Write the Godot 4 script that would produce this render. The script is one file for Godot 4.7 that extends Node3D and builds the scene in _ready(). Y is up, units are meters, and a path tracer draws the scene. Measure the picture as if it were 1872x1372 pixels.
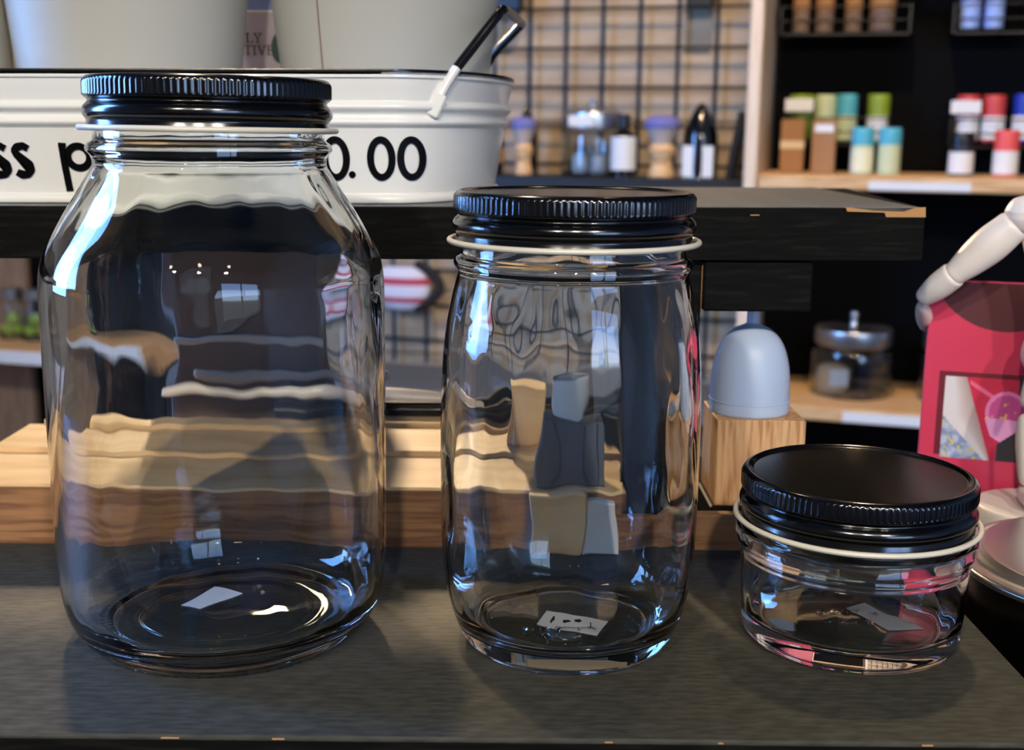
extends Node3D
# A shop display: three clear glass jars with black lids on a black stained shelf. Metres, y up, the jar shelf's top is y = 0.

var taken := {}
var M := {}

# ---------------------------------------------------------------- naming
func numbered(called: String) -> String:
	if not taken.has(called):
		taken[called] = 0
		return called
	taken[called] += 1
	return "%s_%03d" % [called, taken[called]]

func tag(o: Node3D, label: String, category: String, group := "") -> void:
	o.set_meta("label", label)
	o.set_meta("category", category)
	if group:
		o.set_meta("group", group)

func thing(called: String, label: String, category: String, at := Vector3.ZERO, turn := 0.0, group := "") -> Node3D:
	var o := Node3D.new()
	o.name = numbered(called)
	add_child(o)
	o.position = at
	o.rotation.y = turn
	tag(o, label, category, group)
	return o

func obj(called: String, mesh: Mesh, mat: Material, parent: Node = null, at := Vector3.ZERO) -> MeshInstance3D:
	var o := MeshInstance3D.new()
	o.mesh = mesh
	o.material_override = mat
	o.cast_shadow = GeometryInstance3D.SHADOW_CASTING_SETTING_ON
	if parent == null:
		o.name = numbered(called)
		add_child(o)
	else:
		o.name = called
		parent.add_child(o, true)
	o.position = at
	return o

func struct(called: String, mesh: Mesh, mat: Material, at := Vector3.ZERO, label := "") -> MeshInstance3D:
	var o := obj(called, mesh, mat, null, at)
	o.set_meta("kind", "structure")
	if label:
		o.set_meta("label", label)
	return o

# ---------------------------------------------------------------- mesh helpers
func begin() -> SurfaceTool:
	var st := SurfaceTool.new()
	st.begin(Mesh.PRIMITIVE_TRIANGLES)
	return st

func done(st: SurfaceTool) -> ArrayMesh:
	st.generate_normals()
	st.index()
	return st.commit()

func tri(st: SurfaceTool, a: Vector3, b: Vector3, c: Vector3) -> void:
	st.add_vertex(a)
	st.add_vertex(b)
	st.add_vertex(c)

func poly(st: SurfaceTool, p: Array, away: Vector3) -> void:
	# a convex face turned away from a point inside
	var n: Vector3 = (p[2] - p[0]).cross(p[1] - p[0])
	var mid := Vector3.ZERO
	for q in p:
		mid += q
	mid /= p.size()
	var flip: bool = n.dot(mid - away) < 0.0
	for i in range(1, p.size() - 1):
		if flip:
			tri(st, p[0], p[i + 1], p[i])
		else:
			tri(st, p[0], p[i], p[i + 1])

func add_box(st: SurfaceTool, c: Vector3, s: Vector3, bev := 0.0, xf := Transform3D()) -> void:
	st.set_smooth_group(0xFFFFFFFF)
	var h := s * 0.5
	bev = minf(bev, minf(h.x, minf(h.y, h.z)) * 0.9)
	var mid: Vector3 = xf * c
	var pt := func(sx: int, sy: int, sz: int, ax: int) -> Vector3:
		var v := Vector3(h.x * sx, h.y * sy, h.z * sz)
		for k in 3:
			if k != ax:
				v[k] -= signf(v[k]) * bev
		return xf * (c + v)
	for ax in 3:
		for s1 in [-1, 1]:
			var q := []
			for uv in [[-1, -1], [1, -1], [1, 1], [-1, 1]]:
				var g := [0, 0, 0]
				g[ax] = s1
				g[(ax + 1) % 3] = uv[0]
				g[(ax + 2) % 3] = uv[1]
				q.append(pt.call(g[0], g[1], g[2], ax))
			poly(st, q, mid)
	if bev <= 0.0:
		return
	for ax in 3:
		var b := (ax + 1) % 3
		var d := (ax + 2) % 3
		for sb in [-1, 1]:
			for sd in [-1, 1]:
				var q := []
				for e in [[-1, b], [1, b], [1, d], [-1, d]]:
					var g := [0, 0, 0]
					g[ax] = e[0]
					g[b] = sb
					g[d] = sd
					q.append(pt.call(g[0], g[1], g[2], e[1]))
				poly(st, q, mid)
	for sx in [-1, 1]:
		for sy in [-1, 1]:
			for sz in [-1, 1]:
				poly(st, [pt.call(sx, sy, sz, 0), pt.call(sx, sy, sz, 1), pt.call(sx, sy, sz, 2)], mid)

func box(s: Vector3, bev := 0.0, c := Vector3.ZERO) -> ArrayMesh:
	var st := begin()
	add_box(st, c, s, bev)
	return done(st)

# runs: stretches of (radius, height) that are smooth in themselves, in the order outside-up for an outer wall
func add_lathe(st: SurfaceTool, runs: Array, seg := 64, xf := Transform3D(), mod = null) -> void:
	var g := 1
	var v := 0.0
	for run in runs:
		st.set_smooth_group(g)
		g += 1
		var rings := []
		for q in run:
			var ring := PackedVector3Array()
			for j in seg:
				var t := TAU * j / seg
				var r: float = q.x
				if mod != null and r > 0.0:
					r = mod.call(r, q.y, t)
				ring.append(xf * Vector3(r * cos(t), q.y, r * sin(t)))
			rings.append(ring)
		for i in rings.size() - 1:
			var lo: PackedVector3Array = rings[i]
			var hi: PackedVector3Array = rings[i + 1]
			for j in seg:
				var k := (j + 1) % seg
				if run[i].x > 0.0:
					st.set_uv(Vector2(float(j) / seg, v))
					st.add_vertex(lo[j])
					st.set_uv(Vector2(float(j + 1) / seg, v))
					st.add_vertex(lo[k])
					st.set_uv(Vector2(float(j) / seg, v + 0.1))
					st.add_vertex(hi[j])
				if run[i + 1].x > 0.0:
					st.set_uv(Vector2(float(j + 1) / seg, v))
					st.add_vertex(lo[k])
					st.set_uv(Vector2(float(j + 1) / seg, v + 0.1))
					st.add_vertex(hi[k])
					st.set_uv(Vector2(float(j) / seg, v + 0.1))
					st.add_vertex(hi[j])
			v += 0.1

func lathe(runs: Array, seg := 64, mod = null) -> ArrayMesh:
	var st := begin()
	add_lathe(st, runs, seg, Transform3D(), mod)
	return done(st)

func spin(points: Array, seg := 64) -> ArrayMesh:
	# every corner sharp
	var runs := []
	for i in points.size() - 1:
		runs.append([points[i], points[i + 1]])
	return lathe(runs, seg)

func circle_run(cx: float, cy: float, r: float, n := 16) -> Array:
	var out := []
	for i in n + 1:
		var t := TAU * i / n
		out.append(Vector2(cx + r * cos(t), cy + r * sin(t)))
	return out

func smooth(points: Array, per := 5) -> Array:
	# Catmull-Rom through the points
	var out := []
	for i in points.size() - 1:
		var a: Vector2 = points[maxi(i - 1, 0)]
		var b: Vector2 = points[i]
		var c: Vector2 = points[i + 1]
		var d: Vector2 = points[mini(i + 2, points.size() - 1)]
		for k in per:
			out.append(b.cubic_interpolate(c, a, d, float(k) / per))
	out.append(points[-1])
	for i in out.size():
		out[i].x = maxf(out[i].x, 0.0)
	return out

func aim(a: Vector3, b: Vector3) -> Transform3D:
	var y := (b - a).normalized()
	var x := y.cross(Vector3(0.3, 0.2, 1.0)).normalized()
	return Transform3D(Basis(x, y, x.cross(y)), a)

func limb(a: Vector3, b: Vector3, radii: Array, seg := 28) -> ArrayMesh:
	# a turned wooden piece from a to b; radii are (radius, share of the length)
	var l := a.distance_to(b)
	var p := []
	for q in radii:
		p.append(Vector2(q[0], q[1] * l))
	var st := begin()
	add_lathe(st, [smooth(p, 5)], seg, aim(a, b))
	return done(st)

func add_tube(st: SurfaceTool, path: Array, radius: float, sides := 12) -> void:
	st.set_smooth_group(1)
	var rings := []
	var up := Vector3(0.13, 0.21, 0.97)
	for i in path.size():
		var d: Vector3 = (path[mini(i + 1, path.size() - 1)] - path[maxi(i - 1, 0)]).normalized()
		var x := d.cross(up).normalized()
		up = x.cross(d).normalized()
		var ring := []
		for j in sides:
			var t := TAU * j / sides
			ring.append(path[i] + (x * cos(t) + up * sin(t)) * radius)
		rings.append(ring)
	for i in rings.size() - 1:
		for j in sides:
			var k := (j + 1) % sides
			var mid: Vector3 = (path[i] + path[i + 1]) * 0.5
			poly(st, [rings[i][j], rings[i][k], rings[i + 1][k], rings[i + 1][j]], mid)
	st.set_smooth_group(2)
	poly(st, rings[0], path[1])
	poly(st, rings[-1], path[-2])

func tube(path: Array, radius: float, sides := 12) -> ArrayMesh:
	var st := begin()
	add_tube(st, path, radius, sides)
	return done(st)

func bend(points: Array, per := 6) -> Array:
	var out := []
	for i in points.size() - 1:
		for k in per:
			out.append(points[i].cubic_interpolate(points[i + 1], points[maxi(i - 1, 0)], points[mini(i + 2, points.size() - 1)], float(k) / per))
	out.append(points[-1])
	return out

# a flat shape in x and y, pushed out from z = 0 to z = deep
func add_slab(st: SurfaceTool, p: PackedVector2Array, deep: float, xf := Transform3D(), warp = null) -> void:
	st.set_smooth_group(0xFFFFFFFF)
	if not Geometry2D.is_polygon_clockwise(p):
		p.reverse()
	var at := func(q: Vector2, z: float) -> Vector3:
		return warp.call(q, z) if warp != null else xf * Vector3(q.x, q.y, z)
	var ids := Geometry2D.triangulate_polygon(p)
	for i in range(0, ids.size(), 3):
		var a := p[ids[i]]
		var b := p[ids[i + 1]]
		var c := p[ids[i + 2]]
		if (b - a).cross(c - a) > 0.0:
			var s := b
			b = c
			c = s
		tri(st, at.call(a, deep), at.call(b, deep), at.call(c, deep))
		tri(st, at.call(a, 0.0), at.call(c, 0.0), at.call(b, 0.0))
	for i in p.size():
		var a := p[i]
		var b := p[(i + 1) % p.size()]
		var a0: Vector3 = at.call(a, 0.0)
		var b0: Vector3 = at.call(b, 0.0)
		var a1: Vector3 = at.call(a, deep)
		var b1: Vector3 = at.call(b, deep)
		# p runs clockwise seen from +z
		tri(st, a0, b0, a1)
		tri(st, b0, b1, a1)

func slab(p: PackedVector2Array, deep: float) -> ArrayMesh:
	var st := begin()
	add_slab(st, p, deep)
	return done(st)

func stroke(path: Array, wide: float) -> PackedVector2Array:
	# the outline of a brush stroke along an open path
	var line := PackedVector2Array()
	for q in path:
		line.append(q)
	var out := Geometry2D.offset_polyline(line, wide * 0.5, Geometry2D.JOIN_ROUND, Geometry2D.END_ROUND)
	return out[0]

func ellipse(cx: float, cy: float, rx: float, ry: float, n := 28) -> PackedVector2Array:
	var out := PackedVector2Array()
	for i in n:
		out.append(Vector2(cx + rx * cos(TAU * i / n), cy + ry * sin(TAU * i / n)))
	return out

# ---------------------------------------------------------------- materials
func noise(freq: float, seed_: int, octaves := 4, warp := 0.0) -> FastNoiseLite:
	var n := FastNoiseLite.new()
	n.seed = seed_
	n.frequency = freq
	n.fractal_octaves = octaves
	if warp > 0.0:
		n.domain_warp_enabled = true
		n.domain_warp_amplitude = warp
		n.domain_warp_frequency = 0.006
	return n

func pattern(n: FastNoiseLite, cols: Array, stops: Array, size := 512) -> NoiseTexture2D:
	var t := NoiseTexture2D.new()
	t.width = size
	t.height = size
	t.seamless = true
	t.noise = n
	if cols.size():
		var g := Gradient.new()
		g.offsets = PackedFloat32Array(stops)
		g.colors = PackedColorArray(cols)
		t.color_ramp = g
	return t

func plain(c: Color, rough := 0.6, metal := 0.0, name_ := "") -> StandardMaterial3D:
	var m := StandardMaterial3D.new()
	m.albedo_color = c
	m.roughness = rough
	m.metallic = metal
	m.resource_name = name_
	return m

func grained(tex: Texture2D, scale_: Vector3, rough := 0.6, bump: Texture2D = null, deep := 0.02) -> StandardMaterial3D:
	var m := StandardMaterial3D.new()
	m.albedo_texture = tex
	m.roughness = rough
	m.uv1_triplanar = true
	m.uv1_scale = scale_
	m.uv1_triplanar_sharpness = 8.0
	if bump:
		m.heightmap_enabled = true
		m.heightmap_texture = bump
		m.heightmap_scale = deep
	return m

func glassy(tint: Color, rough := 0.0) -> StandardMaterial3D:
	var m := StandardMaterial3D.new()
	m.albedo_color = Color(tint.r, tint.g, tint.b, 0.0)
	m.roughness = rough
	m.refraction_enabled = true
	m.refraction_scale = 0.05
	return m

func materials() -> void:
	var fine := pattern(noise(0.02, 5), [], [])
	var smear := pattern(noise(0.012, 9, 5), [], [])
	M.fine = fine
	M.blackwood = grained(pattern(noise(0.012, 3, 5), [Color(0.15, 0.145, 0.13), Color(0.235, 0.23, 0.21), Color(0.30, 0.295, 0.265)], [0.25, 0.55, 0.85]), Vector3(6, 40, 40), 0.62, fine, 0.006)
	M.shelfwood = grained(pattern(noise(0.012, 3, 5), [Color(0.20, 0.20, 0.175), Color(0.235, 0.234, 0.208), Color(0.275, 0.272, 0.242)], [0.2, 0.5, 0.85]), Vector3(14, 60, 60), 0.62, fine, 0.004)
	M.lit_shelftop = grained(pattern(noise(0.012, 4, 5), [Color(0.36, 0.365, 0.365), Color(0.40, 0.405, 0.40), Color(0.44, 0.445, 0.43)], [0.2, 0.5, 0.85]), Vector3(10, 40, 40), 0.5, fine, 0.004)  # paler than the black board: light on its top put into the colour
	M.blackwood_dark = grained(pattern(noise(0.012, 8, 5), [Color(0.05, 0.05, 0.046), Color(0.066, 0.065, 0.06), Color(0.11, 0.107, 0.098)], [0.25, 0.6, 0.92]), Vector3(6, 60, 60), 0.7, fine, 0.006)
	M.blackwood_dark.metallic_specular = 0.18
	M.shelfwood.metallic_specular = 0.3
	M.cedar = grained(pattern(noise(0.01, 21, 4, 20.0), [Color(0.86, 0.70, 0.49), Color(0.91, 0.77, 0.57), Color(0.93, 0.80, 0.62)], [0.2, 0.5, 0.8]), Vector3(1.6, 12, 12), 0.55)
	M.cedar_brown = grained(pattern(noise(0.014, 33, 3, 30.0), [Color(0.47, 0.32, 0.21), Color(0.58, 0.42, 0.28), Color(0.63, 0.46, 0.31)], [0.25, 0.5, 0.75]), Vector3(2.2, 34, 34), 0.6)
	M.blockwood = grained(pattern(noise(0.01, 44, 4), [Color(0.66, 0.47, 0.30), Color(0.78, 0.60, 0.42), Color(0.82, 0.66, 0.47)], [0.2, 0.5, 0.8]), Vector3(70, 6, 70), 0.6)
	M.shelfpine = grained(pattern(noise(0.01, 51, 4), [Color(0.74, 0.56, 0.37), Color(0.83, 0.67, 0.47), Color(0.87, 0.73, 0.55)], [0.2, 0.5, 0.8]), Vector3(1.6, 20, 20), 0.55)
	M.postpine = grained(pattern(noise(0.01, 57, 4), [Color(0.84, 0.74, 0.62), Color(0.88, 0.79, 0.68), Color(0.90, 0.82, 0.72)], [0.2, 0.5, 0.8]), Vector3(20, 1.6, 20), 0.55)
	M.wallwood = grained(pattern(noise(0.01, 61, 4, 15.0), [Color(0.62, 0.53, 0.42), Color(0.66, 0.58, 0.47), Color(0.70, 0.62, 0.52)], [0.2, 0.5, 0.8]), Vector3(1.0, 4, 4), 0.6)
	M.panelwood = grained(pattern(noise(0.01, 66, 4), [Color(0.50, 0.41, 0.34), Color(0.56, 0.47, 0.39), Color(0.60, 0.51, 0.43)], [0.2, 0.5, 0.8]), Vector3(14, 1.6, 14), 0.6)
	M.maple = plain(Color(0.90, 0.86, 0.82), 0.35, 0, "turned maple")
	M.bare = plain(Color(0.70, 0.52, 0.33), 0.8, 0, "bare splintered wood")
	M.pegboard = plain(Color(0.045, 0.045, 0.05), 0.85, 0, "black pegboard")
	M.pegboard.metallic_specular = 0.15
	M.enamel = plain(Color(0.90, 0.90, 0.88), 0.22, 0, "white enamel")
	M.enamel.clearcoat_enabled = true
	M.enamel.clearcoat = 0.4
	M.enamel.clearcoat_roughness = 0.08
	M.cream = plain(Color(0.64, 0.635, 0.595), 0.5, 0, "cream enamel")
	M.cream.metallic_specular = 0.3
	M.black_paint = plain(Color(0.02, 0.02, 0.025), 0.25, 0, "glossy black paint")
	M.lid = plain(Color(0.012, 0.013, 0.016), 0.16, 0, "black lacquered tin")
	M.lid.metallic_specular = 0.65
	M.lid_top = plain(Color(0.035, 0.034, 0.032), 0.24, 0, "dusty black lacquer")
	M.lid_top.metallic_specular = 0.6
	M.bead = plain(Color(0.82, 0.80, 0.73), 0.35, 0, "white rolled rim")
	M.glass = glassy(Color(0.985, 0.995, 0.99))
	M.far_glass = glassy(Color(0.96, 0.98, 0.98), 0.02)
	M.paper = plain(Color(0.86, 0.86, 0.85), 0.8, 0, "white paper")
	M.ink = plain(Color(0.12, 0.12, 0.14), 0.8, 0, "ink")
	M.steel = plain(Color(0.72, 0.71, 0.70), 0.3, 1.0, "brushed steel")
	M.steel.anisotropy_enabled = true
	M.steel.anisotropy = 0.5
	M.steel_dark = plain(Color(0.28, 0.24, 0.22), 0.25, 1.0, "dark tin")
	M.wire = plain(Color(0.045, 0.05, 0.06), 0.5, 0, "black coated wire")
	M.black_plastic = plain(Color(0.03, 0.03, 0.035), 0.35, 0, "black plastic")
	M.grey = plain(Color(0.36, 0.38, 0.41), 0.6, 0, "grey board")
	M.kraft = plain(Color(0.60, 0.43, 0.27), 0.75, 0, "kraft card")
	M.taupe = plain(Color(0.44, 0.36, 0.31), 0.7, 0, "taupe card")
	M.wall = plain(Color(0.76, 0.75, 0.73), 0.8, 0, "painted wall")
	M.floor = plain(Color(0.34, 0.30, 0.27), 0.6, 0, "shop floor")
	M.ceiling = plain(Color(0.42, 0.42, 0.42), 0.9, 0, "dark ceiling")
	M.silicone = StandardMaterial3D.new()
	M.silicone.albedo_color = Color(0.84, 0.91, 1.0, 0.56)  # blue tint stands in for window daylight on the clear cup
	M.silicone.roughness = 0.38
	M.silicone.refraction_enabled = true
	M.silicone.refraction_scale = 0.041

# ---------------------------------------------------------------- _ready
func _ready() -> void:
	# camera
	var cam := Camera3D.new()
	cam.name = "camera"
	add_child(cam)
	cam.transform = Transform3D(Basis(Vector3.RIGHT, -0.1977) * Basis(Vector3(0, 0, 1), 0.0102), Vector3(0, 0.1547, 0))
	var eye := CameraAttributesPhysical.new()
	eye.frustum_focal_length = 39.18
	eye.frustum_focus_distance = 0.375
	eye.frustum_near = 0.02
	eye.frustum_far = 60.0
	eye.exposure_aperture = 15.5
	cam.attributes = eye
	cam.fov = 34.06
	cam.near = 0.02
	cam.far = 60.0
	# sky and exposure
	var around := WorldEnvironment.new()
	around.name = "world"
	var env := Environment.new()
	var sky := Sky.new()
	var air := ProceduralSkyMaterial.new()
	air.sky_top_color = Color(0.36, 0.55, 0.90)
	air.sky_horizon_color = Color(0.75, 0.85, 0.98)
	air.ground_bottom_color = Color(0.30, 0.31, 0.33)
	air.ground_horizon_color = Color(0.55, 0.60, 0.66)
	air.sky_energy_multiplier = 2.5
	air.ground_energy_multiplier = 1.5
	sky.sky_material = air
	env.background_mode = Environment.BG_SKY
	env.sky = sky
	env.tonemap_mode = Environment.TONE_MAPPER_LINEAR
	env.tonemap_exposure = 1.0
	env.sdfgi_enabled = true
	env.ssao_enabled = true
	env.ssil_enabled = true
	around.environment = env
	add_child(around)
	# daylight through the side window, and an added cool fill from the front
	window_light("daylight_side_window", Vector3(-1.48, 0.60, -0.66), Vector3(0, -PI / 2, 0), Vector2(0.44, 1.16), 4.6, Color(0.42, 0.66, 1.0))
	window_light("added_front_fill", Vector3(1.60, 0.35, 2.54), Vector3(0, 0, 0), Vector2(1.5, 1.4), 0.32, Color(0.80, 0.89, 1.0))
	materials()
	spots()
	room()
	counter()
	jars()
	enamel_tub()
	cedar_riser()
	cup_and_cube()
	red_card()
	mannequin()
	tin()
	wall_unit()

func window_light(called: String, at: Vector3, turn: Vector3, size: Vector2, energy: float, color: Color) -> void:
	var l := AreaLight3D.new()
	l.name = called
	l.area_size = size
	l.light_color = color
	l.light_energy = energy
	l.shadow_enabled = true
	add_child(l)
	l.position = at
	l.rotation = turn
	l.set("area_range", 8.0)

func spots() -> void:
	# ceiling track lamps: three before the display, two over it, one over the wall unit
	var warm := Color(1.0, 0.87, 0.70)
	var white := Color(1.0, 0.955, 0.89)
	spot(Vector3(-0.55, 1.16, 1.30), Vector3(-0.05, 0.08, -0.5), 1.55, white, "leftmost")
	spot(Vector3(0.0, 1.18, 1.40), Vector3(0.0, 0.08, -0.5), 1.55, white, "middle")
	spot(Vector3(0.55, 1.16, 1.30), Vector3(0.05, 0.08, -0.5), 1.55, white, "rightmost")
	spot(Vector3(-0.40, 1.58, -1.02), Vector3(-0.115, 0.0, -0.32), 2.1, warm, "left overhead", 7.0, 1.0)
	spot(Vector3(0.36, 1.58, -1.02), Vector3(0.15, 0.0, -0.29), 1.2, warm, "right overhead", 4.5, 1.0)
	spot(Vector3(0.20, 1.50, -1.10), Vector3(0.15, 0.15, -2.2), 2.1, warm, "wall unit")
	spot(Vector3(-0.34, 0.60, -1.76), Vector3(-0.09, 0.02, -0.49), 2.0, warm, "low rear")

func spot(at: Vector3, to: Vector3, energy: float, color: Color, which: String, cone := 42.0, soft := 0.6) -> void:
	var t := thing("track_lamp", "black cylinder spot lamp, the %s one, aimed at the display" % which, "lamp", at, 0.0, "ceiling track lamps")
	var d := (to - at).normalized()
	var xf := aim(Vector3.ZERO, d)
	var st := begin()
	add_lathe(st, [[Vector2(0.0, -0.10), Vector2(0.046, -0.10)], [Vector2(0.046, -0.10), Vector2(0.048, 0.008)], [Vector2(0.048, 0.008), Vector2(0.044, 0.008)], [Vector2(0.044, 0.008), Vector2(0.042, -0.03)], [Vector2(0.042, -0.03), Vector2(0.0, -0.03)]], 32, xf)
	obj("housing", done(st), M.black_plastic, t)
	var glow := plain(Color(1, 0.9, 0.75), 0.5, 0, "lamp glow")
	glow.emission_enabled = true
	glow.emission = Color(1.0, 0.88, 0.72)
	glow.emission_energy_multiplier = 18.0
	st = begin()
	add_lathe(st, [[Vector2(0.0, -0.028), Vector2(0.039, -0.028)], [Vector2(0.039, -0.028), Vector2(0.039, -0.020)], [Vector2(0.039, -0.020), Vector2(0.0, -0.014)]], 24, xf)
	obj("bulb", done(st), glow, t)
	st = begin()
	var rise := 1.80 - at.y
	add_tube(st, [xf * Vector3(0, -0.09, 0), Vector3(0, minf(rise * 0.4, 0.14), 0), Vector3(0, rise, 0)], 0.006)
	obj("stem", done(st), M.black_plastic, t)
	var l := SpotLight3D.new()
	l.name = "beam"
	l.light_color = color
	l.light_energy = energy
	l.light_size = 0.036
	l.spot_angle = cone
	l.spot_angle_attenuation = soft
	l.spot_range = 8.0
	l.spot_attenuation = 2.0
	l.shadow_enabled = true
	t.add_child(l, true)
	l.position = d * 0.015
	l.look_at_from_position(at + d * 0.015, to, Vector3(0.02, 1, 0.03).normalized())

func room() -> void:
	struct("floor", box(Vector3(4.6, 0.1, 6.6)), M.floor, Vector3(0.4, -1.0, -0.4))
	struct("ceiling", box(Vector3(4.6, 0.1, 6.6)), M.ceiling, Vector3(0.4, 1.85, -0.4))
	struct("wall_back", box(Vector3(4.6, 2.8, 0.1)), M.wall, Vector3(0.4, 0.42, -3.6))
	struct("wall_right", box(Vector3(0.1, 2.8, 6.3)), M.wall, Vector3(2.6, 0.42, -0.45))
	# left wall with a window opening: z -0.90..-0.42, y 0.0..1.2
	var st := begin()
	add_box(st, Vector3(-1.55, 0.42, -2.225), Vector3(0.1, 2.8, 2.65))
	add_box(st, Vector3(-1.55, 0.42, 1.12), Vector3(0.1, 2.8, 3.08))
	add_box(st, Vector3(-1.55, -0.49, -0.66), Vector3(0.1, 0.98, 0.48))
	add_box(st, Vector3(-1.55, 1.51, -0.66), Vector3(0.1, 0.62, 0.48))
	struct("wall_left", done(st), M.wall)
	st = begin()
	for z in [-0.89, -0.43]:
		add_box(st, Vector3(-1.55, 0.60, z), Vector3(0.06, 1.20, 0.02), 0.004)
	for y in [0.01, 0.60, 1.19]:
		add_box(st, Vector3(-1.55, y, -0.66), Vector3(0.06, 0.02, 0.44), 0.004)
	struct("window_1", done(st), M.black_plastic)
	# front wall behind the camera with a window added for the cool front fill: x 0.8..2.4, y -0.4..1.1
	st = begin()
	add_box(st, Vector3(-0.40, 0.42, 2.61), Vector3(2.40, 2.8, 0.1))
	add_box(st, Vector3(2.475, 0.42, 2.61), Vector3(0.15, 2.8, 0.1))
	add_box(st, Vector3(1.60, -0.69, 2.61), Vector3(1.6, 0.58, 0.1))
	add_box(st, Vector3(1.60, 1.46, 2.61), Vector3(1.6, 0.72, 0.1))
	struct("wall_front", done(st), M.wall)
	st = begin()
	for x in [0.82, 1.60, 2.38]:
		add_box(st, Vector3(x, 0.35, 2.61), Vector3(0.04, 1.5, 0.06), 0.004)
	for y in [-0.38, 1.08]:
		add_box(st, Vector3(1.60, y, 2.61), Vector3(1.52, 0.04, 0.06), 0.004)
	struct("added_window_2", done(st), M.black_plastic)  # frame of the added front window

func counter() -> void:
	var t := thing("display_table", "dark wooden table that carries the black shelves and the riser", "table", Vector3(0.05, -0.9, -0.5))
	obj("table_top", box(Vector3(1.3, 0.03, 0.50), 0.002, Vector3(0, 0.847, 0.03)), M.blackwood_dark, t)
	for sx in [-1, 1]:
		for sz in [-1, 1]:
			obj("leg", box(Vector3(0.05, 0.78, 0.05), 0.003, Vector3(0.58 * sx, 0.442, 0.03 + 0.2 * sz)), M.blackwood_dark, t)
	# the lower shelf with the jars
	var low := thing("lower_shelf_board", "black stained wooden shelf board that the three glass jars stand on", "shelf")
	obj("board", box(Vector3(0.6, 0.038, 0.148), 0.0006, Vector3(-0.15, -0.019, -0.3665)), M.shelfwood, low)
	for c in [[-0.0595, 0.0032], [-0.0875, 0.0048], [0.026, 0.0022], [0.055, 0.0014], [0.1085, 0.0030]]:
		obj("worn_fleck", box(Vector3(c[1], 0.00035, 0.0005), 0.0001, Vector3(c[0], -0.0006, -0.2922)), M.bare, low)
	obj("shaded_front_edge", box(Vector3(0.599, 0.0366, 0.0006), 0.0001, Vector3(-0.15, -0.0195, -0.2923)), M.blackwood_dark, low)  # thin dark strip: shade on the board's front, put into the colour
	obj("bare_edge", box(Vector3(0.0012, 0.0016, 0.144), 0.0003, Vector3(0.1494, -0.0014, -0.3665)), M.bare, low)
	# the upper shelf
	var up := thing("upper_shelf_board", "thick black wooden shelf board with a chipped right corner under the tub", "shelf", Vector3(0, 0.1269, -0.45))
	up.rotation.z = 0.008
	var st := begin()
	var outline := PackedVector2Array([Vector2(-0.5, 0), Vector2(0.150, 0), Vector2(0.163, 0.158), Vector2(-0.5, 0.158)])
	add_slab(st, outline, 0.0190, Transform3D(Basis(Vector3(1, 0, 0), Vector3(0, 0, -1), Vector3(0, -1, 0)), Vector3.ZERO))
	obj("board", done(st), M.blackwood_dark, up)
	obj("lit_top_face", box(Vector3(0.647, 0.0003, 0.156), 0.0001, Vector3(-0.1755, 0.00018, -0.0795)), M.lit_shelftop, up)  # thin pale sheet painting the lit top of the black board
	st = begin()
	add_slab(st, PackedVector2Array([Vector2(0.121, 0), Vector2(0.1500, 0.0002), Vector2(0.1502, -0.0034), Vector2(0.1358, -0.0034), Vector2(0.1352, -0.0018), Vector2(0.1215, -0.0014)]), 0.0005)
	obj("bare_chip", done(st), M.bare, up, Vector3(0, 0.0002, 0.0))
	st = begin()
	add_slab(st, PackedVector2Array([Vector2(0.1235, 0.0001), Vector2(0.146, 0.0001), Vector2(0.142, -0.0012), Vector2(0.131, -0.0009)]), 0.0003)
	obj("torn_stain", done(st), M.blackwood, up, Vector3(0, 0.00015, 0.0004))
	obj("worn_fleck", box(Vector3(0.0034, 0.0004, 0.0004), 0.0001, Vector3(0.088, -0.0026, 0.0002)), M.bare, up)
	# cleat and leg under it
	st = begin()
	add_box(st, Vector3(0.0908, 0.0986, -0.4605), Vector3(0.0405, 0.019, 0.017), 0.0008)
	var cl := obj("shelf_cleat", done(st), M.blackwood_dark)
	tag(cl, "short black wooden block fixed under the upper shelf board", "block")
	var lg := thing("support_board", "black upright board that holds up the upper shelf behind the middle jar", "support")
	obj("upright", box(Vector3(0.0265, 0.1460, 0.016), 0.0006, Vector3(0.0570, 0.0352, -0.4620)), M.blackwood_dark, lg)
	obj("bare_edge", box(Vector3(0.0004, 0.019, 0.003), 0.0001, Vector3(0.0704, 0.0975, -0.4560)), M.bare, lg)
	var lg2 := thing("support_board", "black upright board under the far left end of the upper shelf", "support")
	obj("upright", box(Vector3(0.03, 0.1420, 0.016), 0.0006, Vector3(-0.36, 0.0330, -0.4620)), M.blackwood_dark, lg2)

# ---------------------------------------------------------------- jars
var lid_mesh: ArrayMesh
var lid_top_mesh: ArrayMesh
var bead_mesh: ArrayMesh

func mm(points: Array) -> Array:
	var out := []
	for p in points:
		out.append(Vector2(p[0], p[1]) * 0.001)
	return out

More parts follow.
